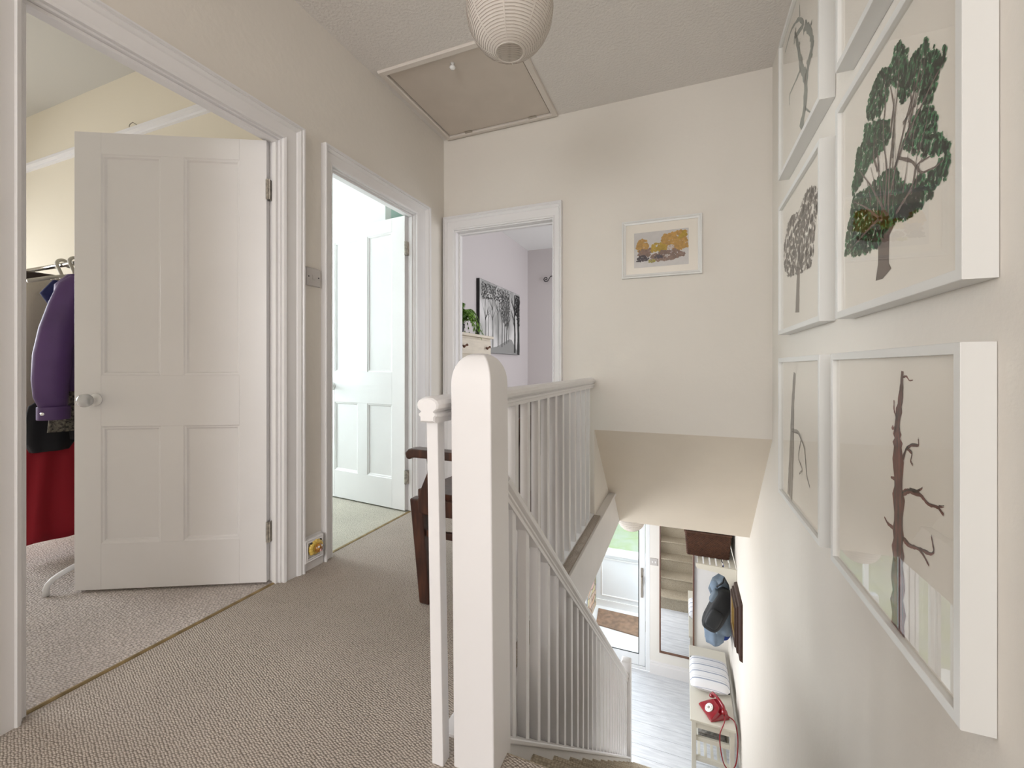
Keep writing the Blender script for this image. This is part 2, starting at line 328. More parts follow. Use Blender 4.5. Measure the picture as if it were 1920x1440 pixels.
# ---------------------------------------------------------------- panelled doors
def make_door(n, hinge, end, label, knob, frame_side):
    hx, hy = hinge; ex, ey = end; w = math.hypot(ex-hx, ey-hy); ang = math.atan2(ey-hy, ex-hx)
    M = Matrix.Translation((hx, hy, .007)) @ Matrix.Rotation(ang, 4, 'Z')
    # local: x along the leaf from the hinge, +y is the face towards the landing, leaf is .038 thick behind it
    t = thing('door_%d' % n, label, 'door', (hx, hy, .007), kind='structure'); H = 1.985; T = .038
    xs = [0, .115, .348, .444, .684, w]; zs = [0, .20, .708, .93, 1.892, H]
    m = MB()
    for (a, b) in ((0, .115), (.684, w)): m.box(a, b, -T, 0, 0, H, M)
    for (a, b) in ((0, .20), (.708, .93), (1.892, H)): m.box(.115, .684, -T, 0, a, b, M)
    for (a, b) in ((.20, .708), (.93, 1.892)): m.box(.348, .444, -T, 0, a, b, M)
    m.build('door_leaf', gloss, t, bevel=.0012)
    for (a, b) in ((.115, .348), (.444, .684)):
        for (c, d) in ((.20, .708), (.93, 1.892)):
            p = MB().box(a, b, -T+.012, -.012, c, d, M)
            for face, sg in ((0, -1), (-T, 1)):
                frame_sweep(p, lambda u, v, h: M @ Vector((u, face+sg*h, v)), a, b, c, d, [(0, .001), (-.004, .004), (-.010, .005), (-.013, .009), (-.016, .0125)])
            p.build('door_panel', gloss, t)
    for z in (.18, 1.72):
        g = MB()
        g.tube([M @ Vector((-.006, -.004+.006, z+k)) for k in (0, .09)], .0055, 10)
        g.box(.0, .004, -.030, .0, z, z+.09, M); g.box(-.016, -.012, -.034, .004, z, z+.09, M)
        g.build('hinge', hingem, t)
    kx, kz = w-.085, .825
    def kn(sgn):
        f = 0 if sgn > 0 else -T; ax = (M.to_3x3() @ Vector((0, sgn, 0))); O = M @ Vector((kx, f, kz))
        MB().lathe([(.001, 0), (.027, 0), (.028, .004), (.022, .009), (.011, .011), (.010, .022), (.012, .024)], O, ax).build('rose', knob[1], t, smooth=True)
        r = .029
        MB().lathe([(.010, .022), (.013, .028)]+[(r*math.sin(a)*1.0, .052-r*.95*math.cos(a)) for a in [.45+.22*i for i in range(12)]]+[(.001, .0805)], O, ax).build('door_knob', knob[0], t, smooth=True)
    kn(1); kn(-1)
    return t
crystal = mat('glass_knob', (.80, .80, .79), .05, spec=.9, coat=1)
crystal.node_tree.nodes['Principled BSDF'].inputs['Transmission Weight'].default_value = .55
china = mat('white_china', (.88, .87, .85), .12, coat=.5)
make_door(1, (-1.742, 1.382), (-2.445, 1.02), 'open white four-panel door with faceted glass knob in nearest doorway', (crystal, china), 1)
make_door(2, (-1.745, 2.414), (-2.53, 2.50), 'open pale four-panel door with white knob in the mint room', (china, china), 1)
# ---------------------------------------------------------------- loft hatch
t = thing('loft_hatch', 'painted square loft hatch in ceiling behind paper lantern', 'loft hatch', (-1.22, 2.42, CZ))
m = MB(); P = lambda u, v, h: (u, v, CZ-h)
frame_sweep(m, P, H0[0]+.002, H0[1]-.002, H0[2]+.002, H0[3]-.002, [(0, -.04), (0, .012), (.008, .016), (.034, .014), (.038, .006), (.038, 0)]); m.build('hatch_frame', hatchf, t)
bx(H0[0]+.001, H0[1]-.001, H0[2]+.001, H0[3]-.001, CZ+.03, CZ+.04).build('hatch_gap_shade', dark, t)  # dark slab stands in for the shade in the gap round the panel
MB().box(H0[0]+.009, H0[1]-.009, H0[2]+.010, H0[3]-.008, CZ-.004, CZ+.016).build('hatch_panel', hatchm, t, bevel=.002)
MB().lathe([(.001, 0), (.012, 0), (.007, -.008), (.008, -.012), (.016, -.020), (.017, -.026), (.010, -.034), (.001, -.035)], (-1.21, 2.12, CZ-.004), (0, 0, 1), 16).build('knob', china, t, smooth=True)
for x in (-1.48, -.99):
    g = MB().tube([(x, 2.781, CZ-.008), (x+.055, 2.781, CZ-.008)], .005, 8).box(x, x+.055, 2.765, 2.798, CZ-.010, CZ-.006); g.build('hinge', steel, t)
# ---------------------------------------------------------------- switches and socket
plast = mat('aged_grey_plastic', (.56, .53, .51), .35)
plw = mat('white_plastic', (.82, .81, .80), .3)
t = thing('light_switch', 'grey square light switch between the two left doors', 'light switch', (XL, 1.588, 1.415))
m = MB().rings([[(XL+h, 1.588+sy*r, 1.412+sz*r) for sy, sz in ((-1,-1),(1,-1),(1,1),(-1,1))] for h, r in ((0, .0445), (.006, .0445), (.011, .041))]); m.build('switch_plate', plast, t, bevel=.002)
MB().box(XL+.010, XL+.0145, 1.580, 1.596, 1.400, 1.424).build('switch_rocker', plast, t, bevel=.0015)
for s in (-1, 1): MB().lathe([(.001, 0), (.0035, 0), (.003, .0012), (.001, .0013)], (XL+.011, 1.588+s*.030, 1.412), (1, 0, 0), 10).build('screw', dark, t)
t = thing('socket_box', 'white surface socket box low between the left doors', 'socket', (XL+.02, 1.57, .05))
m = MB(); P = lambda u, v, h: (XL+.02+h, u, v)
frame_sweep(m, P, 1.532, 1.606, .062, .134, [(0, 0), (0, .016), (.004, .018), (.010, .014), (.014, .018), (.018, .016), (.019, 0)]); m.build('surround', gloss, t)
MB().box(XL+.02, XL+.028, 1.532, 1.606, .062, .134).build('socket_plate', plw, t)
lion = mat('orange_brown_resin', (.55, .26, .03), .28, var=(60, .6, (.20, .07, .02)), coat=.5)
lion2 = mat('golden_resin', (.75, .52, .10), .25, coat=.5); pinkr = mat('pink_resin', (.75, .42, .38), .3)
t = thing('night_light', 'small golden brown animal-face plug-in night light in low socket', 'night light', (XL+.03, 1.578, .07))
C0 = Vector((XL+.028, 1.578, .100))
m = MB()
for k in range(11):
    a = math.radians(-30+24*k); 
    m.lathe([(.001, 0), (.010, .002), (.011, .008), (.006, .013), (.001, .014)], C0+Vector((0, .022*math.cos(a), .021*math.sin(a))), (1, 0, 0), 8)
m.lathe([(.001, 0), (.024, 0), (.025, .006), (.018, .012), (.001, .013)], C0, (1, 0, 0), 20); m.build('mane', lion2, t, smooth=True)
MB().lathe([(.001, .008), (.016, .010), (.016, .018), (.010, .025), (.001, .027)], C0+Vector((0, .004, -.001)), (1, 0, 0), 18).build('face', lion, t, smooth=True)
for s in (-1, 1):
    MB().lathe([(.001, 0), (.0042, .001), (.004, .004), (.001, .006)], C0+Vector((.021, .004+s*.0065, .006)), (1, 0, 0), 10).build('eye', china, t, smooth=True)
    MB().lathe([(.001, 0), (.0016, .001), (.001, .002)], C0+Vector((.0265, .004+s*.0065, .006)), (1, 0, 0), 8).build('pupil', dark, t, smooth=True)
    MB().lathe([(.001, 0), (.005, .002), (.004, .006), (.001, .007)], C0+Vector((.003, s*.021, .022)), (1, 0, 0), 10).build('ear', dark, t, smooth=True)
MB().lathe([(.001, 0), (.006, .001), (.005, .006), (.001, .008)], C0+Vector((.022, .004, -.006)), (1, 0, 0), 12).build('muzzle', pinkr, t, smooth=True)
MB().lathe([(.001, 0), (.0022, .001), (.001, .003)], C0+Vector((.029, .004, -.003)), (1, 0, 0), 8).build('nose', dark, t, smooth=True)
for ch in t.children:
    if ch.name.split('.')[0] not in ('surround', 'socket_plate'):
        cl = C0-Vector(wloc(ch))
        for v in ch.data.vertices: v.co = cl+(v.co-cl)*1.32
# ---------------------------------------------------------------- paper lanterns
lanp = mat('rice_paper', (.86, .81, .75), .8, ('noise', 40, .1), spec=.1)
b = lanp.node_tree.nodes['Principled BSDF']; b.inputs['Subsurface Weight'].default_value = 0
lanr = mat('lantern_rib_wire', (.46, .39, .34), .6)
def translucent(m, f=.35):
    n = m.node_tree; b = n.nodes['Principled BSDF']; out = n.nodes['Material Output']
    tr = n.nodes.new('ShaderNodeBsdfTranslucent'); tr.inputs[0].default_value = b.inputs['Base Color'].default_value; mx = n.nodes.new('ShaderNodeMixShader'); mx.inputs[0].default_value = f
    n.links.new(b.outputs[0], mx.inputs[1]); n.links.new(tr.outputs[0], mx.inputs[2]); n.links.new(mx.outputs[0], out.inputs[0])
translucent(lanp)
def lantern(loc, r, top, label, ro=.30, sq=1.0, nrib=24):
    x, y, z = loc
    t = thing('paper_lantern', label, 'lamp shade', (x, y, z-r*sq), 'paper lampshades')
    a0 = math.asin(ro); pr = []; N = nrib*6
    for i in range(N+1):
        a = a0+(math.pi-2*a0)*i/N; k = 1-.012*abs(math.sin(math.pi*i/6))
        pr.append((r*math.sin(a)*k, -r*sq*math.cos(a)))
    rs = [[(x+q*math.cos(2*math.pi*k/48), y+q*math.sin(2*math.pi*k/48), z+h) for k in range(48)] for q, h in pr]
    MB().rings(rs, cap=False).build('shade', lanp, t, smooth=True)
    m = MB()
    pts = []
    for i in range(nrib*24+1):
        f = i/(nrib*24); a = a0+(math.pi-2*a0)*f; th = 2*math.pi*nrib*f
        pts.append((x+r*1.000*math.sin(a)*math.cos(th), y+r*1.001*math.sin(a)*math.sin(th), z-r*sq*math.cos(a)))
    m.tube(pts, .0009, 4); m.build('rib_wire', lanr, t)
    for k in range(8):
        m = MB(); th = 2*math.pi*(k+.3)/8; rs = []
        for i in range(25):
            a = a0+(math.pi-2*a0)*i/24; rs.append([(x+(r+.0012)*math.sin(a)*math.cos(th+d), y+(r+.0012)*math.sin(a)*math.sin(th+d), z-(r+.0012)*sq*math.cos(a)) for d in (-.022, .022)])
        m.rings(rs, cap=False, closed=False); m.build('paper_seam', lanp, t, smooth=True)
    for s in (-1, 1):
        m = MB(); zz = z+s*r*sq*math.cos(a0); m.tube([(x+r*ro*math.cos(k*math.pi/16), y+r*ro*math.sin(k*math.pi/16), zz) for k in range(33)], .0018, 6, cap=False)
        m.build('rim', lanp, t)
    m = MB().tube([(x, y, top), (x, y, z+r*sq*.7)], .003, 8); m.build('cord', plw, t)
    if top > z+r*sq+.05: MB().lathe([(.001, 0), (.04, 0), (.038, -.014), (.012, -.03), (.001, -.031)], (x, y, top), (0, 0, 1), 20).build('ceiling_rose', plw, t, smooth=True)
    return t
lantern((-.56, 1.375, 2.205), .150, CZ, 'round cream paper lantern hanging below the landing ceiling', .32, 1.02, 42)
# ---------------------------------------------------------------- balustrade on the landing
railp = [(-.022, 0), (-.022, .012), (-.027, .016), (-.027, .022), (-.020, .027), (-.031, .036), (-.033, .046), (-.028, .056), (-.015, .063), (0, .065), (.015, .063), (.028, .056), (.033, .046), (.031, .036), (.020, .027), (.027, .022), (.027, .016), (.022, .012), (.022, 0)]
t = thing('landing_balustrade', 'white balustrade along landing edge with its own level handrail and chair behind', 'balustrade', (-.575, 1.9, 0))
def rail_ring(sc, y, zb=.838): return [(-.575+a*(1 if a > 0 else 1)*sc[0], y, zb+.0325+(b-.0325)*sc[1]) for a, b in railp]
m = MB(); m.rings([rail_ring((.80, .82), .884), rail_ring((.93, .93), .888), rail_ring((1, 1), .900), rail_ring((1, 1), 1.4), rail_ring((1, 1), 2.0), rail_ring((1, 1), YF-.002)])
m.build('handrail', gloss, t, smooth=False)
def leaning(m, base, dx): 
    for i, v in enumerate(m.v): m.v[i] = (v[0]+dx*(v[2]-base)/.85, v[1], v[2])
    return m
ys = [.925]+[1.06+.1285*k for k in range(14)]
for k, y in enumerate(ys):
    m = bx(-.591+(.014 if k == 0 else 0), -.559+(.014 if k == 0 else 0), y-.016, y+.016, -.012, .845)
    if k == 0: leaning(m, 0, -.016)
    m.build('baluster', gloss, t, bevel=.0025)
m = MB().box(-.60, -.552, .99, YF, -.005, .008); m.build('base_rail', gloss, t, bevel=.002)
# ---------------------------------------------------------------- staircase
RISE, GO, Y0 = 2.75/14, .228, 1.0
t = thing('staircase', 'beige carpeted straight staircase going down beside the white balusters', 'stairs', (0, 2.4, HF))
m = MB()
for i in range(1, 14):
    z = -RISE*i; y0 = Y0+GO*(i-1); y1 = y0+GO
    prof_ = [(y0-.02, z-RISE), (y1-.014, z-RISE), (y1-.014, z-.034), (y1+.004, z-.028), (y1+.012, z-.016), (y1+.008, z-.004), (y1-.004, z), (y0-.02, z)]
    m.prism(prof_, lambda a, b, d: (d, a, b), -.425, XR-.03)
m.prism([(.96, -.20), (.986, -.20), (.986, -.03), (1.004, -.024), (1.012, -.012), (1.004, -.001), (.96, .0)], lambda a, b, d: (d, a, b), -.425, XR-.03)
m.build('carpeted_steps', carps, t)
sl = RISE/GO; ya, yb = 1.0, 3.72
def strz(y, o): return -sl*(y-1.0)+o
for (x0, x1, nm) in ((-.478, -.425, 'outer_string'), (XR-.03, XR-.001, 'wall_string')):
    m = MB().prism([(ya, strz(ya, .025)), (yb, strz(yb, .025)), (yb, strz(yb, -.25)), (ya, strz(ya, -.25))], lambda a, b, d: (d, a, b), x0, x1)
    m.build(nm, woodp, t, bevel=.003)
m = MB().prism([(ya, .042), (yb, strz(yb, .042)), (yb, strz(yb, .024)), (ya, .024)], lambda a, b, d: (d, a, b), -.488, -.416)
m.build('string_capping', gloss, t, bevel=.004)
t = thing('stair_balustrade', 'white stair balustrade with domed newel post and sloping handrail', 'balustrade', (-.458, 1.0, 0))
def newel(x, y, w, zb, zt, dome, lean=0):
    rs = []; h = w/2; zs0 = zt-dome
    for z in (zb, zs0): rs.append((h, z))
    for i in range(1, 9):
        a = math.pi/2*i/8.0; rs.append((h*max(math.cos(a), .02)**.8, zs0+dome*math.sin(a)))
    return MB().rings([[(x+lean*(z-zt)+sx*q, y+sy*q, z) for sx, sy in ((-1,-1),(1,-1),(1,1),(-1,1))] for q, z in rs])
newel(-.478, .975, .108, -.35, 1.008, .075, -.009).build('newel_post', gloss, t, bevel=.004)
newel(-.458, 3.75, .080, HF, -1.50, .022).build('newel_post', gloss, t, bevel=.004)
r0, r1 = (1.03, .645), (3.712, .645-sl*(3.712-1.03)-.01)
ang = math.atan(sl)
def rr(y, z): return [(-.458+a*.84, y+math.sin(ang)*b*.9, z+math.cos(ang)*b*.9) for a, b in railp]
MB().rings([rr(*r0), rr(*r1)]).build('sloping_handrail', gloss, t)
for k in range(24):
    y = 1.125+.1115*k; zt = .645-sl*(y-1.03)+.005; zb = strz(y, .042)-.02; w = .0145
    v = []
    for z0 in (zb, zt):
        for sx, sy in ((-1,-1),(1,-1),(1,1),(-1,1)): v.append((-.458+sx*w, y+sy*w, z0-sy*w*sl))
    MB().add(v, [(0,3,2,1),(4,5,6,7),(0,1,5,4),(1,2,6,5),(2,3,7,6),(3,0,4,7)]).build('baluster', gloss, t, bevel=.002)
# ---------------------------------------------------------------- armchair
t = thing('wooden_armchair', 'dark mahogany armchair standing on landing against balusters', 'armchair', (-.83, 1.8, 0))
ya, yb = 1.50, 2.10
def leg(x0, x1, y, s, xb0, xb1, ht, d=.05):
    m = MB(); yy = (y, y+s*d)
    v = []
    for z, a, b, dd in ((0, xb0, xb1, .9), (ht, x0, x1, 1)):
        y0_, y1_ = y, y+s*d*dd
        v += [(a, y0_, z), (b, y0_, z), (b, y1_, z), (a, y1_, z)]
    return m.add(v, [(0,3,2,1),(4,5,6,7),(0,1,5,4),(1,2,6,5),(2,3,7,6),(3,0,4,7)])
for y, s in ((ya, 1), (yb, -1)):
    leg(-1.062, -1.004, y, s, -1.015, -.965, .428).build('front_leg', mahog, t, bevel=.008, seg=3)
    m = MB(); 
    m.prism([(-.720, 0), (-.683, 0), (-.700, .25), (-.690, .45), (-.648, .84), (-.676, .84), (-.728, .45), (-.742, .25)], lambda a, b, d: (a, d, b), y, y+s*.036); m.build('back_leg', mahog, t, bevel=.004)
    # curved arm support, outside the seat rail
    o = -.004*s
    m = MB().prism([(-1.006, .378), (-1.010, .43), (-1.000, .47), (-.982, .51), (-.966, .545), (-.963, .57), (-.970, .605), (-.935, .605), (-.935, .57), (-.922, .53), (-.915, .48), (-.905, .43), (-.900, .378)], lambda a, b, d: (a, d, b), y+o-.012*s, y+o+.016*s)
    m.build('arm_support', mahog, t, bevel=.005)
    m = MB().prism([(-1.066, .598), (-1.052, .592), (-1.035, .602), (-.66, .600), (-.66, .632), (-1.035, .638), (-1.055, .636), (-1.072, .622)], lambda a, b, d: (a, d, b), y-.020*s, y+.045*s)
    m.build('armrest', mahog, t, bevel=.008, seg=3)
    bx(-1.01, -.70, y+s*.008, y+s*.036, .365, .43).build('side_seat_rail', mahog, t, bevel=.003)
    bx(-.985, -.71, y+s*.010, y+s*.030, .275, .303).build('side_stretcher', mahog, t, bevel=.003)
bx(-1.04, -1.01, ya+.04, yb-.04, .365, .425).build('front_seat_rail', mahog, t, bevel=.003)
bx(-.735, -.70, ya+.03, yb-.03, .365, .43).build('back_seat_rail', mahog, t, bevel=.003)
bx(-.86, -.835, ya+.02, yb-.02, .278, .298).build('cross_stretcher', mahog, t, bevel=.003)
m = MB(); N = 8; rs = []
for i in range(N+1):
    u = i/N; x = -1.04+.335*u; zz = .440+.010*(abs(2*u-1))**2
    rs.append([(x, ya+.03, .425), (x, yb-.03, .425), (x, yb-.03, zz+.012), (x, (ya+yb)/2, zz), (x, ya+.03, zz+.012)])
m.rings(rs); m.build('seat', mahog, t, bevel=.004)
m = MB()
m.prism([(-.650-.022, .755), (-.664, .845), (-.636, .845), (-.645, .755)], lambda a, b, d: (a, d, b), ya, yb); m.build('top_rail', mahog, t, bevel=.008)
for k in range(3):
    yc = ya+.15+.15*k
    m = MB().prism([(-.712, .43), (-.694, .43), (-.652, .77), (-.670, .77)], lambda a, b, d: (a, d, b), yc-.045, yc+.045); m.build('back_splat', mahog, t, bevel=.003)
# ---------------------------------------------------------------- framed prints on the right wall
ART = {'green_blobs':[[(1.174,1.679),(1.136,1.635),(1.131,1.601),(1.116,1.613),(1.082,1.607),(1.064,1.616),(1.053,1.6),(1.049,1.575),(1.034,1.562),(1.028,1.575),(1.014,1.55),(0.99,1.547),(0.989,1.527),(1.01,1.521),(1.014,1.51),(1.026,1.496),(1.034,1.478),(1.06,1.484),(1.092,1.507),(1.078,1.523),(1.116,1.546),(1.142,1.541),(1.169,1.541),(1.186,1.589),(1.228,1.625),(1.24,1.594),(1.28,1.576),(1.309,1.585),(1.362,1.608),(1.367,1.642),(1.323,1.672),(1.273,1.68),(1.228,1.653),(1.197,1.682)],[(1.378,1.597),(1.309,1.576),(1.228,1.536),(1.222,1.5),(1.253,1.487),(1.301,1.486),(1.338,1.491),(1.37,1.479),(1.403,1.461),(1.465,1.452),(1.479,1.47),(1.456,1.502),(1.438,1.561),(1.394,1.561)],[(1.163,1.449),(1.142,1.465),(1.116,1.486),(1.078,1.482),(1.034,1.462),(1.019,1.438),(1.026,1.406),(0.998,1.398),(0.996,1.382),(0.976,1.37),(0.976,1.355),(0.998,1.364),(1.026,1.374),(1.069,1.39),(1.116,1.414)],[(1.002,1.357),(0.976,1.349),(0.976,1.334),(0.99,1.31),(1.026,1.314),(1.034,1.297),(1.087,1.29),(1.116,1.288),(1.158,1.288),(1.203,1.317),(1.158,1.343),(1.096,1.354),(1.06,1.348),(1.026,1.338)],[(1.465,1.445),(1.37,1.429),(1.309,1.43),(1.253,1.43),(1.192,1.409),(1.169,1.373),(1.116,1.342),(1.078,1.308),(1.116,1.288),(1.18,1.298),(1.228,1.297),(1.253,1.288),(1.294,1.264),(1.37,1.268),(1.465,1.285),(1.535,1.301),(1.53,1.34),(1.514,1.371),(1.484,1.41)]],'green_trunk':[(1.291,1.293),(1.294,1.223),(1.309,1.185),(1.267,1.182),(1.218,1.197),(1.232,1.212),(1.23,1.275),(1.192,1.297),(1.158,1.301),(1.18,1.319),(1.215,1.31),(1.228,1.419),(1.247,1.427),(1.273,1.381),(1.309,1.346),(1.338,1.331)],'green_branches':[[(1.234,1.321),(1.228,1.419),(1.203,1.518),(1.18,1.596),(1.174,1.65)],[(1.253,1.345),(1.24,1.425),(1.264,1.521),(1.247,1.597),(1.253,1.652)],[(1.222,1.361),(1.186,1.434),(1.136,1.508),(1.096,1.544),(1.069,1.588)],[(1.18,1.431),(1.116,1.397),(1.078,1.356),(1.026,1.347),(0.994,1.347)],[(1.24,1.323),(1.338,1.429),(1.42,1.501)],[(1.203,1.414),(1.147,1.457),(1.078,1.489),(1.026,1.514),(0.998,1.522)],[(1.267,1.332),(1.37,1.322),(1.514,1.3)],[(1.192,1.313),(1.116,1.342),(1.096,1.383),(1.034,1.374)],[(1.222,1.505),(1.203,1.561),(1.228,1.625)],[(1.267,1.32),(1.37,1.385),(1.456,1.428)],[(1.158,1.494),(1.116,1.506),(1.126,1.552)],[(1.294,1.447),(1.323,1.496),(1.309,1.537)]],'grey_crown':[(1.873,1.634),(1.796,1.599),(1.81,1.527),(1.841,1.459),(1.857,1.383),(1.89,1.35),(2.014,1.353),(2.136,1.368),(2.275,1.385),(2.337,1.443),(2.353,1.527),(2.275,1.618),(2.18,1.631),(2.073,1.606),(1.977,1.641)],'grey_trunk':[[(2.094,1.2),(2.081,1.327),(2.061,1.473),(2.014,1.557),(1.857,1.596)],[(2.081,1.357),(2.227,1.473),(2.275,1.551)],[(2.073,1.416),(1.923,1.455),(1.841,1.503)],[(2.069,1.375),(1.941,1.385),(1.88,1.398)]],'pollard':[[(2.033,1.927),(1.969,1.989),(1.959,2.077),(1.923,2.12),(1.867,2.145),(1.886,2.213),(1.977,2.307)],[(1.959,2.086),(2.033,2.182),(2.073,2.278),(2.127,2.377)],[(2.127,2.367),(1.977,2.312),(2.073,2.403),(2.203,2.453),(2.326,2.435)],[(2.053,2.393),(2.053,2.443)],[(2.041,2.172),(2.158,2.179),(2.241,2.186),(2.236,2.14)],[(1.977,1.983),(1.89,1.916)]],'snag':[[(2.231,0.398),(2.201,0.567),(2.184,0.705),(2.172,0.828),(2.139,0.949)],[(2.195,0.697),(2.074,0.707),(1.976,0.66),(1.949,0.558),(1.905,0.527)],[(2.034,0.682),(2.085,0.603),(2.005,0.569),(2.064,0.541)]],'red':[[(1.19,0.395),(1.191,0.551),(1.187,0.669),(1.19,0.79),(1.195,0.844),(1.175,0.914),(1.169,0.965)],[(1.214,0.613),(1.241,0.613),(1.259,0.623)],[(1.198,0.84),(1.22,0.834),(1.214,0.843)],[(1.172,0.7),(1.144,0.715),(1.093,0.721),(1.064,0.709),(1.031,0.715),(1.011,0.706)],[(1.138,0.719),(1.106,0.723),(1.085,0.735)],[(1.028,0.716),(1.01,0.721)],[(1.169,0.607),(1.138,0.602),(1.099,0.611),(1.075,0.602),(1.061,0.593)],[(1.096,0.612),(1.053,0.618),(1.043,0.627),(1.053,0.653)],[(1.169,0.774),(1.151,0.803),(1.125,0.814),(1.099,0.816),(1.102,0.83)],[(1.15,0.803),(1.126,0.796),(1.134,0.778),(1.123,0.771)],[(1.192,0.858),(1.209,0.877),(1.209,0.9)],[(1.171,0.951),(1.151,0.955),(1.138,0.945),(1.123,0.947)],[(1.205,0.725),(1.225,0.724)]]}
inkc = {'green': mat('leaf_green_ink', (.035, .27, .10), .8, var=(45, .35)), 'brown': mat('bark_brown_ink', (.14, .105, .095), .8), 'grey': mat('grey_brown_ink', (.19, .17, .155), .8),
        'pollard': mat('grey_green_ink', (.24, .28, .26), .8), 'snag': mat('pale_grey_ink', (.30, .285, .27), .8), 'red': mat('red_brown_ink', (.24, .085, .072), .8, var=(30, .5)), 'line': mat('dark_line_ink', (.06, .05, .05), .8)}
XA = .4355                    # paper surface
def stroke(m, pts, w0, w1, x, jag=0):
    # smooth + jitter polyline to a tapering ribbon in the (y,z) plane
    P = []
    for i in range(len(pts)-1):
        for k in range(6):
            f = k/6; P.append((pts[i][0]*(1-f)+pts[i+1][0]*f, pts[i][1]*(1-f)+pts[i+1][1]*f))
    P.append(pts[-1]); n = len(P)
    for _ in range(2): P = [P[0]]+[((P[i-1][0]+2*P[i][0]+P[i+1][0])/4, (P[i-1][1]+2*P[i][1]+P[i+1][1])/4) for i in range(1, n-1)]+[P[-1]]
    vs = []
    for i, (y, z) in enumerate(P):
        a = P[max(i-1, 0)]; b = P[min(i+1, n-1)]; dy, dz = b[0]-a[0], b[1]-a[1]; l = math.hypot(dy, dz) or 1
        w = (w0+(w1-w0)*i/(n-1))*.5*(1+random.uniform(-jag, jag)); ny, nz = -dz/l*w, dy/l*w
        vs += [(x, y+ny, z+nz), (x, y-ny, z-nz)]
    m.add(vs, [(2*i, 2*i+1, 2*i+3, 2*i+2) for i in range(n-1)])
def inside(p, poly):
    r = False; j = len(poly)-1
    for i in range(len(poly)):
        if (poly[i][1] > p[1]) != (poly[j][1] > p[1]) and p[0] < (poly[j][0]-poly[i][0])*(p[1]-poly[i][1])/(poly[j][1]-poly[i][1])+poly[i][0]: r = not r
        j = i
    return r
def blotch(m, y, z, r, x, n=7, asp=1):
    a0 = random.random()*6; v = [(x, y+r*random.uniform(.55, 1.25)*math.cos(a0+2*math.pi*k/n), z+asp*r*random.uniform(.55, 1.25)*math.sin(a0+2*math.pi*k/n)) for k in range(n)]
    m.add([(x, y, z)]+v, [(0, 1+k, 1+(k+1) % n) for k in range(n)])
def leafy(m, poly, x, step, r, gap=.0, rag=1):
    ys_ = [p[0] for p in poly]; zs_ = [p[1] for p in poly]
    y = min(ys_)
    while y < max(ys_):
        z = min(zs_)
        while z < max(zs_):
            p = (y+random.uniform(-.5, .5)*step, z+random.uniform(-.5, .5)*step)
            if inside(p, poly) and random.random() > gap: blotch(m, p[0], p[1], r*random.uniform(.7, 1.2), x)
            z += step
        y += step
    for i in range(len(poly)):                      # ragged leaf tufts along the outline
        a, b = poly[i-1], poly[i]; l = math.hypot(a[0]-b[0], a[1]-b[1]); n = max(1, int(l/.006*rag))
        for k in range(n):
            f = random.random(); blotch(m, a[0]+(b[0]-a[0])*f+random.uniform(-.003, .003), a[1]+(b[1]-a[1])*f+random.uniform(-.003, .003), random.uniform(.003, .006), x, 5)
def art_green(t):
    m = MB()
    for b in ART['green_blobs']: leafy(m, [(1.3+(y-1.3)*.95, z) for y, z in b], XA-.0010, .008, .0078, .03)
    m.build('leaf_print', inkc['green'], t)
    m = MB()
    P = [(1.3+(y-1.3)*.95, z) for y, z in ART['green_trunk']]; P0 = [(XA-.0006, y, z) for y, z in P]; m.add(P0, [tuple(range(len(P0)))])
    for b in ART['green_branches']: stroke(m, [(1.3+(y-1.3)*.95, z) for y, z in b], .009, .002, XA-.0013, .25)
    for k in range(26):                               # fine twigs running up through the crown
        y = random.uniform(1.10, 1.34); z = random.uniform(1.32, 1.52); e = (y-1.24)*.35
        stroke(m, [(y, z), (y+e*.5+random.uniform(-.01, .01), z+.04), (y+e, z+random.uniform(.06, .11))], .0045, .0012, XA-.0014, .3)
    m.build('trunk_print', inkc['brown'], t)
def art_grey(t):
    m = MB(); P = ART['grey_crown']; leafy(m, P, XA-.0010, .017, .0135, .26, .9)
    for b, w in zip(ART['grey_trunk'], (.062, .020, .020, .016)): stroke(m, b, w, .006, XA-.0007, .15)
    m.build('tree_print', inkc['grey'], t)
def art_pollard(t):
    m = MB()
    for b, w in zip(ART['pollard'], (.060, .045, .020, .012, .014, .012)): stroke(m, b, w, w*.5, XA-.0007, .3)
    for b in ART['pollard'][:2]:
        for p in b[1:]:
            for k in range(5): blotch(m, p[0]+random.uniform(-.02, .02), p[1]+random.uniform(-.03, .03), .010, XA-.0010, 5)
    m.build('tree_print', inkc['pollard'], t)
def art_snag(t):
    m = MB(); 
    for b, w in zip(ART['snag'], (.085, .018, .008)): stroke(m, b, w, w*.4, XA-.0007, .2)
    m.build('tree_print', inkc['snag'], t)
    m = MB()
    for off in (-.040, .006, .038): stroke(m, [(p[0]+off*(1-.62*i/4), p[1]) for i, p in enumerate(ART['snag'][0])], .007, .003, XA-.0011, .6)
    for b in ART['snag'][1:]: stroke(m, [(p[0]-.004, p[1]-.004) for p in b], .004, .003, XA-.0011, .6)
    m.build('line_print', inkc['line'], t)
def art_red(t):
    m = MB()
    for b, w in zip(ART['red'], (.072, .010, .008, .012, .008, .004, .012, .008, .008, .006, .008, .005, .012)):
        stroke(m, b, w, w*.35 if w < .02 else .010, XA-.0007, .3)
    m.build('tree_print', inkc['red'], t)
    m = MB()
    for off in (-.024, .0, .022): stroke(m, [(p[0]+off*(1-.14*i), p[1]) for i, p in enumerate(ART['red'][0])], .004, .0012, XA-.0011, .8)
    for b in ART['red'][3:10]: stroke(m, [(p[0]-.002, p[1]+.003) for p in b], .003, .001, XA-.0011, .6)
    m.build('line_print', inkc['line'], t)
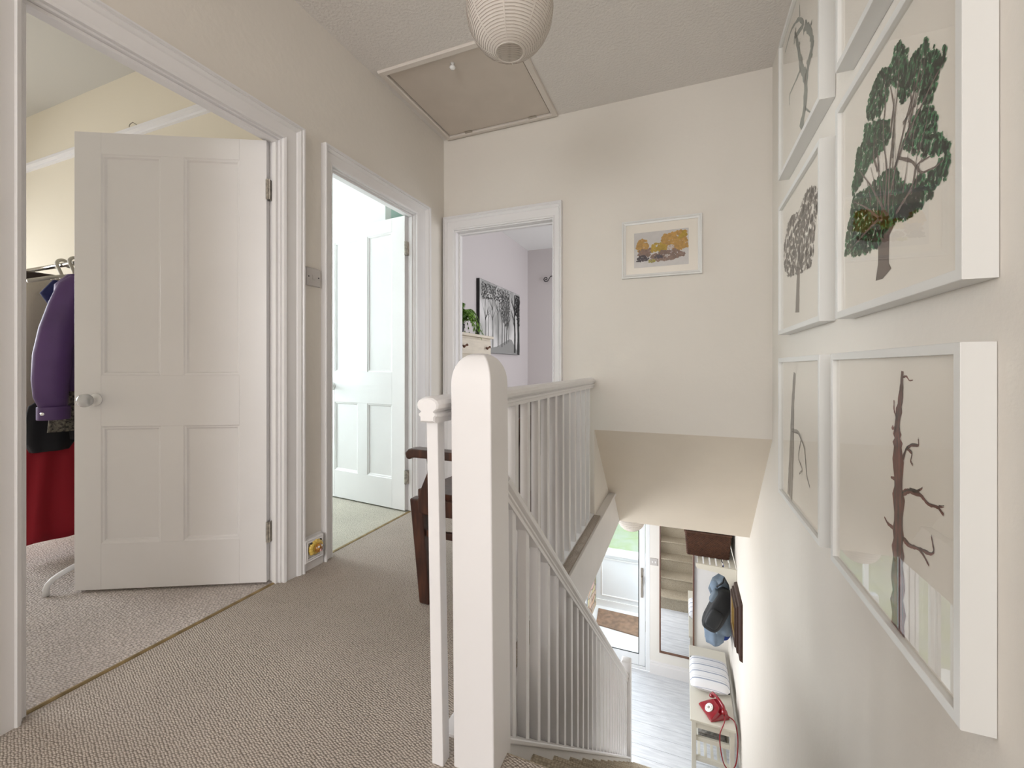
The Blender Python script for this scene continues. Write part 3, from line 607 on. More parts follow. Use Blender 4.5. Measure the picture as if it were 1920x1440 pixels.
def art_sapling(t):
    m = MB(); stroke(m, [(1.25, 1.98), (1.24, 2.15), (1.26, 2.3)], .02, .008, XA-.0007, .2); leafy(m, [(1.1, 2.12), (1.4, 2.12), (1.36, 2.36), (1.15, 2.36)], XA-.001, .02, .012, .3, .5); m.build('tree_print', inkc['grey'], t)
def art_frame(y0, y1, z0, z1, label, art):
    t = thing('framed_tree_print', label, 'framed print', (XR, (y0+y1)/2, z0), 'white box-framed tree prints on stairwell wall')
    P = lambda u, v, h: (XR-h, u, v); b = .020; D = .046
    m = MB(); frame_sweep(m, P, y0+b, y1-b, z0+b, z1-b, [(0, .022), (0, D-.001), (.001, D), (b-.001, D), (b, D-.001), (b, .001), (b-.004, .001)]); m.build('frame', framew, t)
    bx(XA, XR-.002, y0+b-.001, y1-b+.001, z0+b-.001, z1-b+.001).build('paper', paper, t)
    art(t)
    bx(XA-.0052, XA-.0032, y0+b-.001, y1-b+.001, z0+b-.001, z1-b+.001).build('glass_pane', glass, t)
    return t
art_frame(.930, 1.605, .377, 1.015, 'framed print of a bare reddish dead tree, large at the lower right', art_red)
art_frame(.925, 1.560, 1.117, 1.745, 'framed print of a broad green leafy tree, largest in the picture', art_green)
art_frame(.930, 1.560, 1.855, 2.475, 'framed print cut off at the top edge above the green tree', art_sapling)
art_frame(1.724, 2.407, .370, 1.016, 'framed print of a bare pale grey snag with one drooping branch', art_snag)
art_frame(1.724, 2.407, 1.128, 1.742, 'framed print of a small grey-brown tree with a round crown', art_grey)
art_frame(1.724, 2.407, 1.872, 2.520, 'framed print of a twisted grey-green bare tree, highest beside far corner', art_pollard)
# ---------------------------------------------------------------- small landscape on the far wall
t = thing('framed_landscape', 'small white framed autumn watercolour of an arched bridge on far wall', 'framed picture', (-.136, YF, 1.536))
x0, x1, z0, z1 = -.370, .100, 1.536, 1.897
P = lambda u, v, h: (u, YF-h, v)
m = MB(); frame_sweep(m, P, x0+.024, x1-.024, z0+.024, z1-.024, [(0, .006), (0, .014), (.010, .016), (.016, .022), (.023, .022), (.024, .020), (.024, .001)]); m.build('frame', framew, t)
bx(x0+.02, x1-.02, YF-.008, YF-.002, z0+.02, z1-.02).build('mount', paper, t)
wc = bpy.data.materials.new('autumn_watercolour'); wc.use_nodes = True; n = wc.node_tree; b = n.nodes['Principled BSDF']; b.inputs['Roughness'].default_value = .9
def art_poly(m, pts, d): m.add([(a, YF-.0085-d, c) for a, c in pts], [tuple(range(len(pts)))])
ix0, ix1, iz0, iz1 = -.295, .025, 1.600, 1.820
sheet = mat('watercolour_sheet', (.66, .66, .68), .9, var=(30, .06)); bx(ix0, ix1, YF-.0085, YF-.008, iz0, iz1).build('painting_sheet', sheet, t)
def wash(name, colr, blobs, d, r=.009, st=.008, gap=.04):
    mm = MB()
    for poly in blobs:
        ps = [(ix0+u*(ix1-ix0), iz0+v*(iz1-iz0)) for u, v in poly]; ys_ = [p[0] for p in ps]; zs_ = [p[1] for p in ps]; y = min(ys_)
        while y < max(ys_):
            z = min(zs_)
            while z < max(zs_):
                q = (y+random.uniform(-.4, .4)*st, z+random.uniform(-.4, .4)*st)
                if inside(q, ps) and random.random() > gap:
                    a0 = random.random()*6; rr_ = r*random.uniform(.6, 1.3)
                    art_poly(mm, [(q[0]+rr_*random.uniform(.6, 1.3)*math.cos(a0+k), q[1]+rr_*random.uniform(.5, 1.1)*math.sin(a0+k)) for k in (0, .9, 1.8, 2.7, 3.6, 4.5, 5.4)], d+random.random()*.0002)
                z += st
            y += st
    mm.build(name, mat(name+'_paint', colr, .9, var=(60, .3)), t)
wash('golden_foliage', (.60, .36, .10), [[(.50, .62), (.55, .88), (.75, .93), (.95, .95), (.98, .45), (.78, .40), (.60, .50)], [(.03, .55), (.05, .72), (.15, .82), (.25, .75), (.28, .5), (.12, .42)]], .0003)
wash('ochre_bushes', (.55, .38, .05), [[(.32, .42), (.33, .60), (.45, .68), (.58, .60), (.62, .44)], [(.80, .70), (.90, .95), (.97, .8)]], .0006)
wash('brown_bank', (.28, .19, .16), [[(.30, .15), (.33, .33), (.5, .42), (.75, .45), (.95, .32), (.90, .22), (.6, .14)], [(.08, .35), (.10, .5), (.30, .52), (.30, .3)]], .0009, .0075, .0075)
wash('dark_water', (.07, .06, .08), [[(.05, .18), (.07, .28), (.12, .36), (.22, .34), (.28, .22), (.15, .16)], [(.38, .24), (.42, .33), (.52, .34), (.55, .24)]], .0012, .007, .0075)
wash('olive_grass', (.42, .38, .08), [[(.26, .12), (.26, .20), (.40, .22), (.42, .14)]], .0013, .006, .007)
wash('pale_building', (.72, .66, .64), [[(.62, .46), (.63, .56), (.74, .58), (.75, .46)], [(.56, .24), (.57, .32), (.66, .32), (.66, .26)]], .0016, .005, .006)
bx(x0+.022, x1-.022, YF-.0125, YF-.0112, z0+.022, z1-.022).build('glass_pane', glass, t)
# ---------------------------------------------------------------- first bedroom: clothes rack and clothes
wmet = mat('white_painted_metal', (.84, .84, .84), .3)
t = thing('clothes_rack', 'white metal clothes rack with arched feet standing behind the first door', 'clothes rack', (-3.1, 1.22, 0))
MB().tube([(-3.85, 1.25, 1.523), (-2.52, 1.25, 1.523)], .012, 12).build('hanging_rail', chrome, t, smooth=True)
for x in (-2.52, -3.85):
    MB().tube([(x, 1.25, .13), (x, 1.25, 1.54)], .014, 12).build('upright', wmet, t, smooth=True)
    pts = [(x, .96+.0*k, z) for k, z in ((0, .0), (0, .03))]+[(x, 1.215-.255*math.cos(a), .03+.075*math.sin(a)) for a in [math.pi*i/16 for i in range(1, 16)]]+[(x, 1.47, .03), (x, 1.47, 0)]
    MB().tube(pts, .011, 10).build('foot', wmet, t, smooth=True)
MB().tube([(-3.85, 1.25, .15), (-2.52, 1.25, .15)], .010, 10).build('lower_bar', wmet, t, smooth=True)
def garment(name, label, cat_, m_, x, secs, folds=5, amp=.012, ph=0, group='clothes on the rack', hem=0, parts=None):
    """secs: (z, y centre, half width y, half depth x)"""
    n = 56; rs = []
    # densify
    D = []
    for i in range(len(secs)-1):
        for k in range(5):
            f = k/5; D.append(tuple(secs[i][j]*(1-f)+secs[i+1][j]*f for j in range(4)))
    D.append(secs[-1])
    zt, zb = secs[0][0], secs[-1][0]
    for (z, yc, hy, hx) in D:
        g = (zt-z)/(zt-zb) if zt != zb else 0; r = []
        for k in range(n):
            a = 2*math.pi*k/n; w = 1+0*a
            fo = amp*g**.6*math.sin(folds*a*2+ph+1.3*math.sin(3*g+a))
            r.append((x+(hx+fo)*math.copysign(abs(math.cos(a))**.8, math.cos(a)), yc+(hy+fo*.5)*math.copysign(abs(math.sin(a))**.9, math.sin(a)), z+hem*g**6*math.sin(7*a)))
        rs.append(r)
    if parts is None:
        o = MB().rings(rs).build(name, m_, None, smooth=True); return tag(o, label, cat_, group)
    t = thing(name, label, cat_, (x, 1.25, zb), group); MB().rings(rs).build('body', m_, t, smooth=True); return t
purple = mat('purple_leather', (.115, .055, .19), .5, ('noise', 6, .25), (5, .25)); red = mat('red_cloth', (.32, .005, .018), .8, ('noise', 5, .2)); creamc = mat('cream_knit', (.55, .50, .42), .9, ('noise', 40, .3)); navy = mat('navy_cloth', (.015, .02, .10), .8); pink = mat('dusky_pink_cloth', (.32, .12, .19), .8)
t = garment('purple_jacket', 'purple jacket with gathered sleeve and buttoned cuff hanging nearest on the rack', 'jacket', purple, -2.72, [(1.435, 1.25, .05, .03), (1.415, 1.25, .14, .045), (1.36, 1.25, .185, .055), (1.2, 1.25, .19, .06), (.86, 1.25, .19, .06)], 4, .008, 0, parts=1)
n = 24; rs = []
for (yy, z, a, b_) in [(1.13, 1.40, .035, .045), (1.105, 1.36, .050, .055), (1.085, 1.27, .062, .06), (1.058, 1.15, .068, .062), (1.038, 1.03, .068, .062), (1.032, .92, .066, .06), (1.032, .84, .060, .055), (1.04, .79, .050, .045)]:
    rs.append([(-2.665+b_*math.cos(2*math.pi*k/n), yy+(a+.005*math.sin(4*2*math.pi*k/n))*math.sin(2*math.pi*k/n), z+.15*0) for k in range(n)])
MB().rings(rs).build('sleeve', purple, t, smooth=True)
MB().rings([[(-2.665+.048*math.cos(2*math.pi*k/n), 1.041+.056*math.sin(2*math.pi*k/n), z) for k in range(n)] for z in (.795, .77, .735)]).build('cuff', purple, t, smooth=True, bevel=.003)
MB().lathe([(.001, 0), (.008, .001), (.008, .004), (.001, .006)], (-2.640, .995, .765), (.6, -.8, 0), 12).build('cuff_button', chrome, t, smooth=True)
garment('black_lace_top', 'black top with pale lace pattern below the purple cuff', 'top', mat('black_lace', (.012, .012, .014), .7, var=(90, 0, (.22, .20, .16))), -2.82, [(1.38, 1.25, .05, .02), (1.35, 1.25, .13, .03), (1.1, 1.26, .14, .03), (.66, 1.235, .155, .03)], 4, .006)
garment('black_trousers', 'black trousers hanging behind the purple jacket', 'trousers', black, -2.93, [(1.36, 1.27, .05, .02), (1.33, 1.28, .08, .025), (.9, 1.28, .09, .03), (.60, 1.27, .06, .03)], 3, .006)
garment('red_skirt', 'long red skirt hanging lowest on the clothes rack', 'skirt', red, -3.03, [(.74, 1.25, .165, .02), (.73, 1.25, .17, .03), (.7, 1.25, .175, .04), (.4, 1.25, .20, .05), (.10, 1.245, .225, .06)], 5, .018, 1, hem=.008)
garment('black_dress', 'black garment showing low between cream cardigan and red skirt', 'dress', black, -2.985, [(.80, 1.20, .10, .02), (.78, 1.19, .115, .025), (.70, 1.18, .12, .03), (.60, 1.155, .095, .03), (.55, 1.15, .07, .03)], 3, .006)
garment('cream_cardigan', 'cream cardigan hanging just left of purple jacket', 'cardigan', creamc, -3.11, [(1.44, 1.25, .05, .02), (1.42, 1.25, .14, .03), (1.36, 1.25, .175, .04), (1.1, 1.25, .185, .045), (.72, 1.25, .19, .045)], 4, .010, 2)
garment('navy_blouse', 'navy blouse shoulder between cardigan and purple jacket', 'blouse', navy, -2.875, [(1.41, 1.25, .05, .02), (1.40, 1.25, .13, .03), (1.33, 1.25, .175, .035), (1.25, 1.25, .13, .03)], 3, .005)
garment('pink_blouse', 'dusky pink blouse at the left edge of the rack', 'blouse', pink, -3.20, [(1.38, 1.25, .05, .02), (1.35, 1.25, .16, .03), (1.1, 1.25, .185, .045), (.75, 1.25, .18, .045)], 4, .010, 3)
garment('plum_shirt', 'dark plum shirt furthest along the clothes rack', 'shirt', mat('plum_cloth', (.06, .015, .03), .8), -3.32, [(1.42, 1.25, .05, .02), (1.40, 1.25, .16, .03), (1.1, 1.25, .20, .045), (.65, 1.25, .19, .045)], 4, .010, 1)
creamp = mat('cream_plastic', (.56, .53, .45), .35)
def hanger(x, label, mt, name, r, w, fat):
    t = thing(name, label, 'coat hanger', (x, 1.25, 1.42), 'coat hangers on the rack')
    pts = [(x, 1.25+.024*math.cos(a), 1.523+.0+.024*math.sin(a)+.003) for a in [math.radians(-30+20*k) for k in range(12)]]
    pts += [(x, 1.25-.006, 1.475), (x, 1.25, 1.455)]
    MB().tube(pts, r, 6).build('hook', mt, t, smooth=True)
    MB().tube([(x, 1.25-w, 1.395), (x, 1.25-w*.5, 1.43), (x, 1.25, 1.457), (x, 1.25+w*.5, 1.43), (x, 1.25+w, 1.395)], fat, 8).build('shoulders', mt, t, smooth=True)
hanger(-3.11, 'broad cream plastic hanger hooked on left of the rack', creamp, 'coat_hanger', .0085, .18, .010)
hanger(-2.985, 'broad cream plastic hanger hooked in the middle of the rack', creamp, 'coat_hanger', .0085, .18, .010)
for k, x in enumerate((-2.84, -2.80, -2.76, -2.72, -2.68)):
    hanger(x, 'thin wire coat hanger above the purple jacket', steel, 'wire_hanger', .002, .15, .003)
tag(bx(-3.62, -3.42, 1.14, 1.36, 1.43, 1.508).build('storage_box', mat('pale_card', (.45, .42, .35), .8), bevel=.006), 'pale box end at the far left of the rack', 'box')
tag(bx(-3.40, -3.32, 1.15, 1.33, 1.44, 1.50).build('dark_bag', mat('dark_brown_leather', (.03, .015, .01), .5), bevel=.018, seg=3), 'small dark brown bag hanging at the left end of the rack', 'bag')
# ---------------------------------------------------------------- rear bedroom: chest, fern, canvas, curtain finial
chestm = mat('whitewashed_pine', (.72, .65, .54), .55, ('noise', 14, .1, (1, 1, 14)), (6, .10, None, (1, 1, 10))); knobm = mat('rust_brown_iron', (.16, .07, .04), .4, metal=.4)
t = thing('chest_of_drawers', 'tall whitewashed pine chest of drawers with iron knobs in the mauve bedroom', 'chest of drawers', (-1.94, 3.46, 0))
MB().box(-2.135, -1.765, 3.09, 3.83, .05, 1.245).build('carcass', chestm, t, bevel=.003)
bx(-2.138, -1.735, 3.07, 3.85, 1.245, 1.27).build('top', chestm, t, bevel=.005)
bx(-2.12, -1.775, 3.10, 3.82, 0, .05).build('plinth', chestm, t)
zz = 1.232
for h in (.155, .155, .20, .20, .22, .22):
    d = bx(-1.766, -1.748, 3.11, 3.81, zz-h+.012, zz-.006).build('drawer', chestm, t, bevel=.004)
    for y in (3.24, 3.70):
        k = MB().lathe([(.001, 0), (.007, 0), (.005, .012), (.006, .02), (.010, .024)], (-1.748, y, zz-h/2), (1, 0, 0), 10)
        k.lathe([(.012, -.030), (.008, -.014), (.006, 0), (.008, .014), (.012, .030)], (-1.722, y, zz-h/2), (0, .96, .28), 10)
        k.build('knob', knobm, d, smooth=True)
    zz -= h
# the canvas: misty avenue
t = thing('forest_canvas', 'black and white canvas of misty tree avenue on mauve wall', 'canvas picture', (-2.14, 4.90, 1.13))
cm = bpy.data.materials.new('misty_grey_print'); cm.use_nodes = True; n = cm.node_tree; b = n.nodes['Principled BSDF']; b.inputs['Roughness'].default_value = .7
tc_ = n.nodes.new('ShaderNodeTexCoord'); nz = n.nodes.new('ShaderNodeTexNoise'); nz.inputs['Scale'].default_value = 3.2; n.links.new(tc_.outputs['Object'], nz.inputs['Vector'])
cr = n.nodes.new('ShaderNodeValToRGB'); cr.color_ramp.elements[0].color = (.36, .36, .35, 1); cr.color_ramp.elements[1].color = (.72, .71, .70, 1); cr.color_ramp.elements[0].position = .35; cr.color_ramp.elements[1].position = .62
n.links.new(nz.outputs[0], cr.inputs[0]); n.links.new(cr.outputs[0], b.inputs['Base Color'])
bx(-2.138, -2.10, 4.275, 5.527, 1.136, 1.958).build('canvas_edge', dark, t)
bx(-2.10, -2.0985, 4.278, 5.524, 1.139, 1.955).build('misty_background', cm, t)
XC = -2.0975
g = [mat('print_grey_%s' % nm, (c, c, c*.97), .7) for nm, c in (('dark', .035), ('mid', .13), ('light', .30))]
m = MB(); m.add([(XC-.0004, 4.28, 1.14), (XC-.0004, 5.52, 1.14), (XC-.0004, 5.40, 1.20), (XC-.0004, 5.22, 1.33), (XC-.0004, 5.14, 1.33), (XC-.0004, 4.75, 1.22), (XC-.0004, 4.28, 1.16)], [tuple(range(7))]); m.build('path_print', g[2], t)
def trees(name, spec, mt, x, top):
    m = MB()
    for (y, z0_, w, zt_) in spec:
        stroke(m, [(y, z0_), (y+.01, z0_+.25), (y-.01, z0_+.45), (y+random.uniform(-.05, .05), zt_)], w, w*.4, x, .1)
        for k in range(7):
            zb_ = z0_+(zt_-z0_)*random.uniform(.4, .9); d = random.choice((-1, 1)); e = random.uniform(.06, .16)
            stroke(m, [(y, zb_), (y+d*e*.5, zb_+.07), (min(max(y+d*e, 4.3), 5.5), min(zb_+.15, 1.94))], w*.35, w*.1, x, .2)
    m.build(name, mt, t)
trees('far_trees_print', [(4.42, 1.20, .035, 1.93), (4.62, 1.20, .045, 1.93), (4.5, 1.22, .02, 1.9)], g[2], XC+.0002, 1)
trees('middle_trees_print', [(4.78, 1.22, .022, 1.93), (4.90, 1.22, .03, 1.93), (4.98, 1.25, .022, 1.92), (5.05, 1.27, .03, 1.92), (5.12, 1.29, .02, 1.85)], g[1], XC+.0006, 1)
trees('near_trees_print', [(5.33, 1.16, .06, 1.93), (5.46, 1.14, .09, 1.93)], g[0], XC+.0010, 1)
for poly, gp in (([(4.85, 1.62), (4.72, 1.94), (5.12, 1.94), (5.18, 1.66), (5.08, 1.42)], .25), ([(4.32, 1.74), (4.32, 1.93), (4.70, 1.93), (4.78, 1.77)], .12)):
    m = MB(); leafy(m, poly, XC+.0008, .022, .014, gp, .2); m.build('foliage_print', g[1], t)
m = MB(); leafy(m, [(5.32, 1.80), (5.36, 1.945), (5.51, 1.945), (5.515, 1.5), (5.42, 1.55)], XC+.0013, .018, .013, .12, .2); m.build('dark_foliage_print', g[0], t)
# fern
t = thing('potted_fern', 'green fern with arching fronds on top of the pine chest', 'potted plant', (-1.95, 3.50, 1.27))
MB().lathe([(.001, 0), (.055, 0), (.07, .08), (.075, .10), (.068, .10), (.06, .085), (.001, .085)], (-1.95, 3.50, 1.27), (0, 0, 1), 24).build('pot', mat('dark_pot', (.04, .04, .045), .4), t, smooth=True)
fg = mat('fern_green', (.20, .40, .05), .55, var=(25, .45)); 
for k in range(30):
    a = 2*math.pi*k/30*2.4+random.uniform(-.2, .2); L_ = random.uniform(.24, .38); up_ = random.uniform(.10, .26); m = MB(); pts = []
    for i in range(15):
        f = i/14; pts.append(Vector((-1.95+math.cos(a)*L_*f*.8, 3.50+math.sin(a)*L_*f, max(1.295 if math.hypot(math.cos(a)*L_*f*.8, 0) < .19 else 1.0, 1.36+up_*math.sin(f*2.3)-.16*f*f*1.3))))
    for p in pts:
        if p.x < -2.12: p.x = -2.12
    m.tube(pts, [.0022*(1-.7*i/14) for i in range(15)], 4)
    for i in range(1, 15):
        p = pts[i]; d = (pts[i]-pts[i-1]).normalized(); s_ = d.cross(Vector((0, 0, 1))); s_ = s_.normalized() if s_.length > 1e-4 else Vector((1, 0, 0)); ll = .055*math.sin(math.pi*min(i/13+.08, 1))+.008
        for sg in (-1, 1):
            for h_ in (0, .5):
                q = p-d*(h_*L_/14); tip = q+s_*sg*ll+d*.012+Vector((0, 0, -.010)); mid = q+s_*sg*ll*.5+Vector((0, 0, .004))
                m.add([q-d*.004, mid-d*.008, tip, mid+d*.008, q+d*.004], [(0, 1, 2, 3, 4)])
    m.build('frond', fg, t)
t = thing('curtain_pole', 'thin scroll-ended dark curtain pole on far mauve bedroom wall', 'curtain pole', (-1.4, 5.93, 2.24))
pts = [(-1.83-.045*(1-f)*math.cos(f*11)*1.0-.0, 5.93, 2.235-.05*(1-f)*math.sin(f*11)) for f in [i/40 for i in range(36, -1, -1)]]
pts = [(-1.85+.040*(k/40)*math.cos(2.2+k*.24), 5.93, 2.240+.040*(k/40)*math.sin(2.2+k*.24)) for k in range(3, 41)]+[(-1.78, 5.93, 2.275), (-.6, 5.93, 2.275)]
MB().tube(pts, .006, 8).build('pole', dark, t, smooth=True)
MB().box(-1.70, -1.69, 5.93, 5.96, 2.268, 2.282).build('bracket', dark, t)
# ---------------------------------------------------------------- hall downstairs
upvc = mat('white_upvc', (.86, .88, .90), .25); rubber = mat('black_gasket', (.02, .02, .02), .6)
t = thing('door_3', 'white glazed front door downstairs with porch visible through it', 'front door', (-.90, 5.55, HF), kind='structure')
def ring_frame(m, x0, x1, z0, z1, w, y0, y1, wb=None):
    wb = wb or w; m.box(x0, x0+w, y0, y1, z0, z1).box(x1-w, x1, y0, y1, z0, z1).box(x0+w, x1-w, y0, y1, z0, z0+wb).box(x0+w, x1-w, y0, y1, z1-w, z1); return m
ring_frame(MB(), -1.66, -.39, HF, -.62, .05, 5.50, 5.57, .04).box(-1.285, -1.245, 5.50, 5.57, HF+.04, -.67).build('door_frame', upvc, t, bevel=.004)
d = ring_frame(MB(), -1.24, -.445, HF+.045, -.675, .075, 5.505, 5.56, .14).build('door_leaf', upvc, t, bevel=.006)
ring_frame(MB(), -1.165, -.52, HF+.185, -.75, .006, 5.500, 5.510).build('glazing_gasket', rubber, t)
bx(-1.166, -.519, 5.53, 5.536, HF+.184, -.749).build('glass_pane', wglass, t)
MB().box(-.497, -.470, 5.494, 5.506, -1.86, -1.50).tube([(-.484, 5.494, -1.60), (-.484, 5.470, -1.60), (-.484, 5.470, -1.70)], .007, 8).build('door_handle', steel, t)
for (a, b_) in ((-1.61, -1.46), (-1.44, -1.29)):
    ring_frame(MB(), a, b_, HF+.045, -.675, .03, 5.505, 5.56, .10).build('sidelight_frame', upvc, t, bevel=.004)
    bx(a+.03, b_-.03, 5.53, 5.536, HF+.14, -.71).build('sidelight_glass', wglass, t)
# porch
stone = mat('pale_porch_paint', (.82, .83, .86), .5)
struct('floor_7', bx(-1.45, .6, 5.7, 6.95, -2.86, -2.80), mat('porch_tiles', (.80, .81, .84), .4, ('noise', 4, .05)), 'pale porch floor beyond the front door', 'floor')
m = MB().box(-1.45, .6, 6.85, 6.95, -2.80, -1.96)
struct('wall_porch', m, stone, 'white porch wall with raised panel', 'wall')
m = MB(); P = lambda u, v, h: (u, 6.85-h, v)
frame_sweep(m, P, -1.20, -.30, -2.62, -2.06, [(0, 0), (.002, .012), (.012, .014), (.022, .006), (.024, 0)])
m.box(-1.30, .6, 6.83, 6.85, -2.80, -2.70).box(-1.30, .6, 6.80, 6.87, -1.975, -1.95)
struct('trim_7', m, gloss, 'white raised moulding and skirting on the porch wall', 'moulding')
t = thing('window_3', 'white porch window frame with garden behind', 'window', (-.4, 6.88, -1.95), kind='structure')
m = MB(); ring_frame(m, -1.35, .6, -1.95, -.55, .05, 6.86, 6.92)
for x in (-.20,): m.box(x-.025, x+.025, 6.86, 6.92, -1.90, -.60)
m.build('frame', upvc, t, bevel=.004)
bx(-1.30, .55, 6.885, 6.891, -1.90, -.60).build('glass_pane', wglass, t)
MB().box(-1.02, -.75, 6.84, 6.852, -2.030, -1.995).build('air_vent', upvc, t, bevel=.002)
brick = bpy.data.materials.new('warm_stone_wall'); brick.use_nodes = True; n = brick.node_tree; b = n.nodes['Principled BSDF']; b.inputs['Roughness'].default_value = .85
tcb = n.nodes.new('ShaderNodeTexCoord'); vo = n.nodes.new('ShaderNodeTexVoronoi'); vo.feature = 'DISTANCE_TO_EDGE'; vo.inputs['Scale'].default_value = 7; mpb = n.nodes.new('ShaderNodeMapping'); mpb.inputs['Scale'].default_value = (1, .6, 1.8)
vc = n.nodes.new('ShaderNodeTexVoronoi'); vc.inputs['Scale'].default_value = 7
n.links.new(tcb.outputs['Object'], mpb.inputs[0]); n.links.new(mpb.outputs[0], vo.inputs['Vector']); n.links.new(mpb.outputs[0], vc.inputs['Vector'])
cr = n.nodes.new('ShaderNodeValToRGB'); cr.color_ramp.elements[0].color = (.20, .14, .10, 1); cr.color_ramp.elements[1].color = (.72, .56, .40, 1); cr.color_ramp.elements[1].position = .12; n.links.new(vo.outputs['Distance'], cr.inputs[0])
hs = n.nodes.new('ShaderNodeMixRGB'); hs.blend_type = 'MULTIPLY'; hs.inputs[0].default_value = .35; n.links.new(cr.outputs[0], hs.inputs[1]); n.links.new(vc.outputs['Color'], hs.inputs[2]); n.links.new(hs.outputs[0], b.inputs['Base Color'])
struct('wall_porch_side', bx(-1.45, -1.30, 5.72, 6.84, -2.80, -2.10), brick, 'rough warm stone wall at the porch side', 'wall')
struct('wall_porch_right', bx(.6, .7, 5.7, 6.95, -2.86, -.5), stone, 'white right side of the porch', 'wall')
coir = mat('brown_coir', (.30, .185, .12), .95, ('noise', 60, .6), (14, .4))
tag(MB().rings([[(-1.20, 6.30, z), (-.52, 6.22, z), (-.50, 6.60, z), (-.60, 6.70, z), (-1.24, 6.72, z)] for z in (-2.80, -2.782)]).build('doormat', coir), 'brown coir doormat on pale porch floor', 'doormat')
# garden
grass = mat('garden_grass', (.54, .58, .30), .9, ('noise', 6, .8), (3.5, .5, (.62, .62, .45)))
m = MB(); N = 24; vs = []
for j in range(N+1):
    for i in range(N+1):
        x = -9+18*i/N; y = 7.2+14*(j/N); vs.append((x, y, -3.0+.10*(y-7.2)+random.uniform(-.10, .10)))
m.add(vs, [(j*(N+1)+i, j*(N+1)+i+1, (j+1)*(N+1)+i+1, (j+1)*(N+1)+i) for j in range(N) for i in range(N)])
tag(m.build('lawn', grass, smooth=True), 'bright green garden lawn seen through porch window', 'lawn', kind='stuff')
bush = mat('shrub_leaves', (.36, .46, .15), .8, var=(9, .5, (.55, .58, .32)))
for (x, y, r, lb) in ((-2.6, 10.4, .8, 'green leafy shrub in the garden left of the porch window view'), (-.2, 11.2, .9, 'green leafy shrub in the garden straight beyond the porch')):
    m = MB()
    for k in range(700):
        d = Vector((random.gauss(0, 1), random.gauss(0, 1), random.gauss(0, 1))).normalized()*r*random.uniform(.75, 1); c = Vector((x, y, -2.4+r*.3))+Vector((d.x, d.y, d.z*.7))
        u = Vector((random.gauss(0, 1), random.gauss(0, 1), random.gauss(0, 1))).normalized(); v = u.cross(d).normalized(); s_ = random.uniform(.05, .10)
        m.add([c-u*s_, c+v*s_*.5, c+u*s_, c-v*s_*.5], [(0, 1, 2, 3)])
    tag(m.build('shrub', bush, origin=(x, y, -2.75)), lb, 'shrub', 'garden shrubs')
lantern((-.485, 4.35, -.505), .135, -.37, 'small beige paper lampshade downstairs cut off by the sloping soffit', .3, .95, 14)
# mirror
wal = mat('walnut_frame', (.17, .085, .055), .35); mir = mat('mirror_glass', (.93, .93, .93), .01, metal=1)
t = thing('wall_mirror', 'tall narrow brown-framed mirror reflecting the stairs', 'mirror', (-.085, 5.5, -2.475))
m = MB(); P = lambda u, v, h: (u, 5.5-h, v); frame_sweep(m, P, -.262, .092, -2.455, -.70, [(0, .010), (0, .024), (.006, .028), (.018, .024), (.018, .001)]); m.build('frame', wal, t)
bx(-.264, .094, 5.486, 5.498, -2.457, -.698).build('mirror_pane', mir, t)
t = thing('hall_light_switch', 'white double light switch beside mirror downstairs', 'light switch', (-.345, 5.5, -1.40))
bx(-.388, -.300, 5.492, 5.5, -1.44, -1.355).build('switch_plate', plast, t, bevel=.003)
for x in (-.366, -.332): bx(x, x+.014, 5.488, 5.493, -1.41, -1.385).build('switch_rocker', plw, t, bevel=.001)
# bench
bw = mat('bench_cream_paint', (.74, .71, .62), .45)
t = thing('hall_bench', 'cream painted bench with slatted shelf against the hall wall', 'bench', (.25, 4.85, HF))
bx(.050, .425, 4.265, 5.40, -2.272, -2.25).build('seat', bw, t, bevel=.004)
for (x, y) in ((.062, 4.285), (.378, 4.285), (.062, 5.345), (.378, 5.345)): bx(x, x+.040, y, y+.040, HF, -2.272).build('leg', bw, t, bevel=.003)
for y in (4.290, 5.35):
    bx(.102, .378, y, y+.024, -2.335, -2.272).build('apron', bw, t, bevel=.002)
    bx(.102, .378, y+.004, y+.028, -2.455, -2.415).build('upper_end_rail', bw, t, bevel=.002)
    bx(.102, .378, y+.004, y+.028, -2.64, -2.60).build('lower_end_rail', bw, t, bevel=.002)
for x in (.066, .392): bx(x, x+.022, 4.32, 5.36, -2.335, -2.272).build('long_rail', bw, t, bevel=.002)
for k in range(5): bx(.115+k*.055, .140+k*.055, 4.315, 5.35, -2.612, -2.600).build('shelf_slat', bw, t, bevel=.001)
# shelf of papers under seat
tag(MB().box(.12, .36, 4.33, 4.75, -2.452, -2.44).box(.13, .35, 4.34, 4.72, -2.44, -2.425).box(.12, .34, 4.35, 4.70, -2.425, -2.412).build('paper_stack', mat('grey_papers', (.42, .40, .37), .8, var=(40, .5)), bevel=.001), 'grey stack of papers on shelf under the bench seat', 'papers')
bx(.10, .38, 4.31, 5.35, -2.466, -2.455).build('upper_shelf', bw, t)
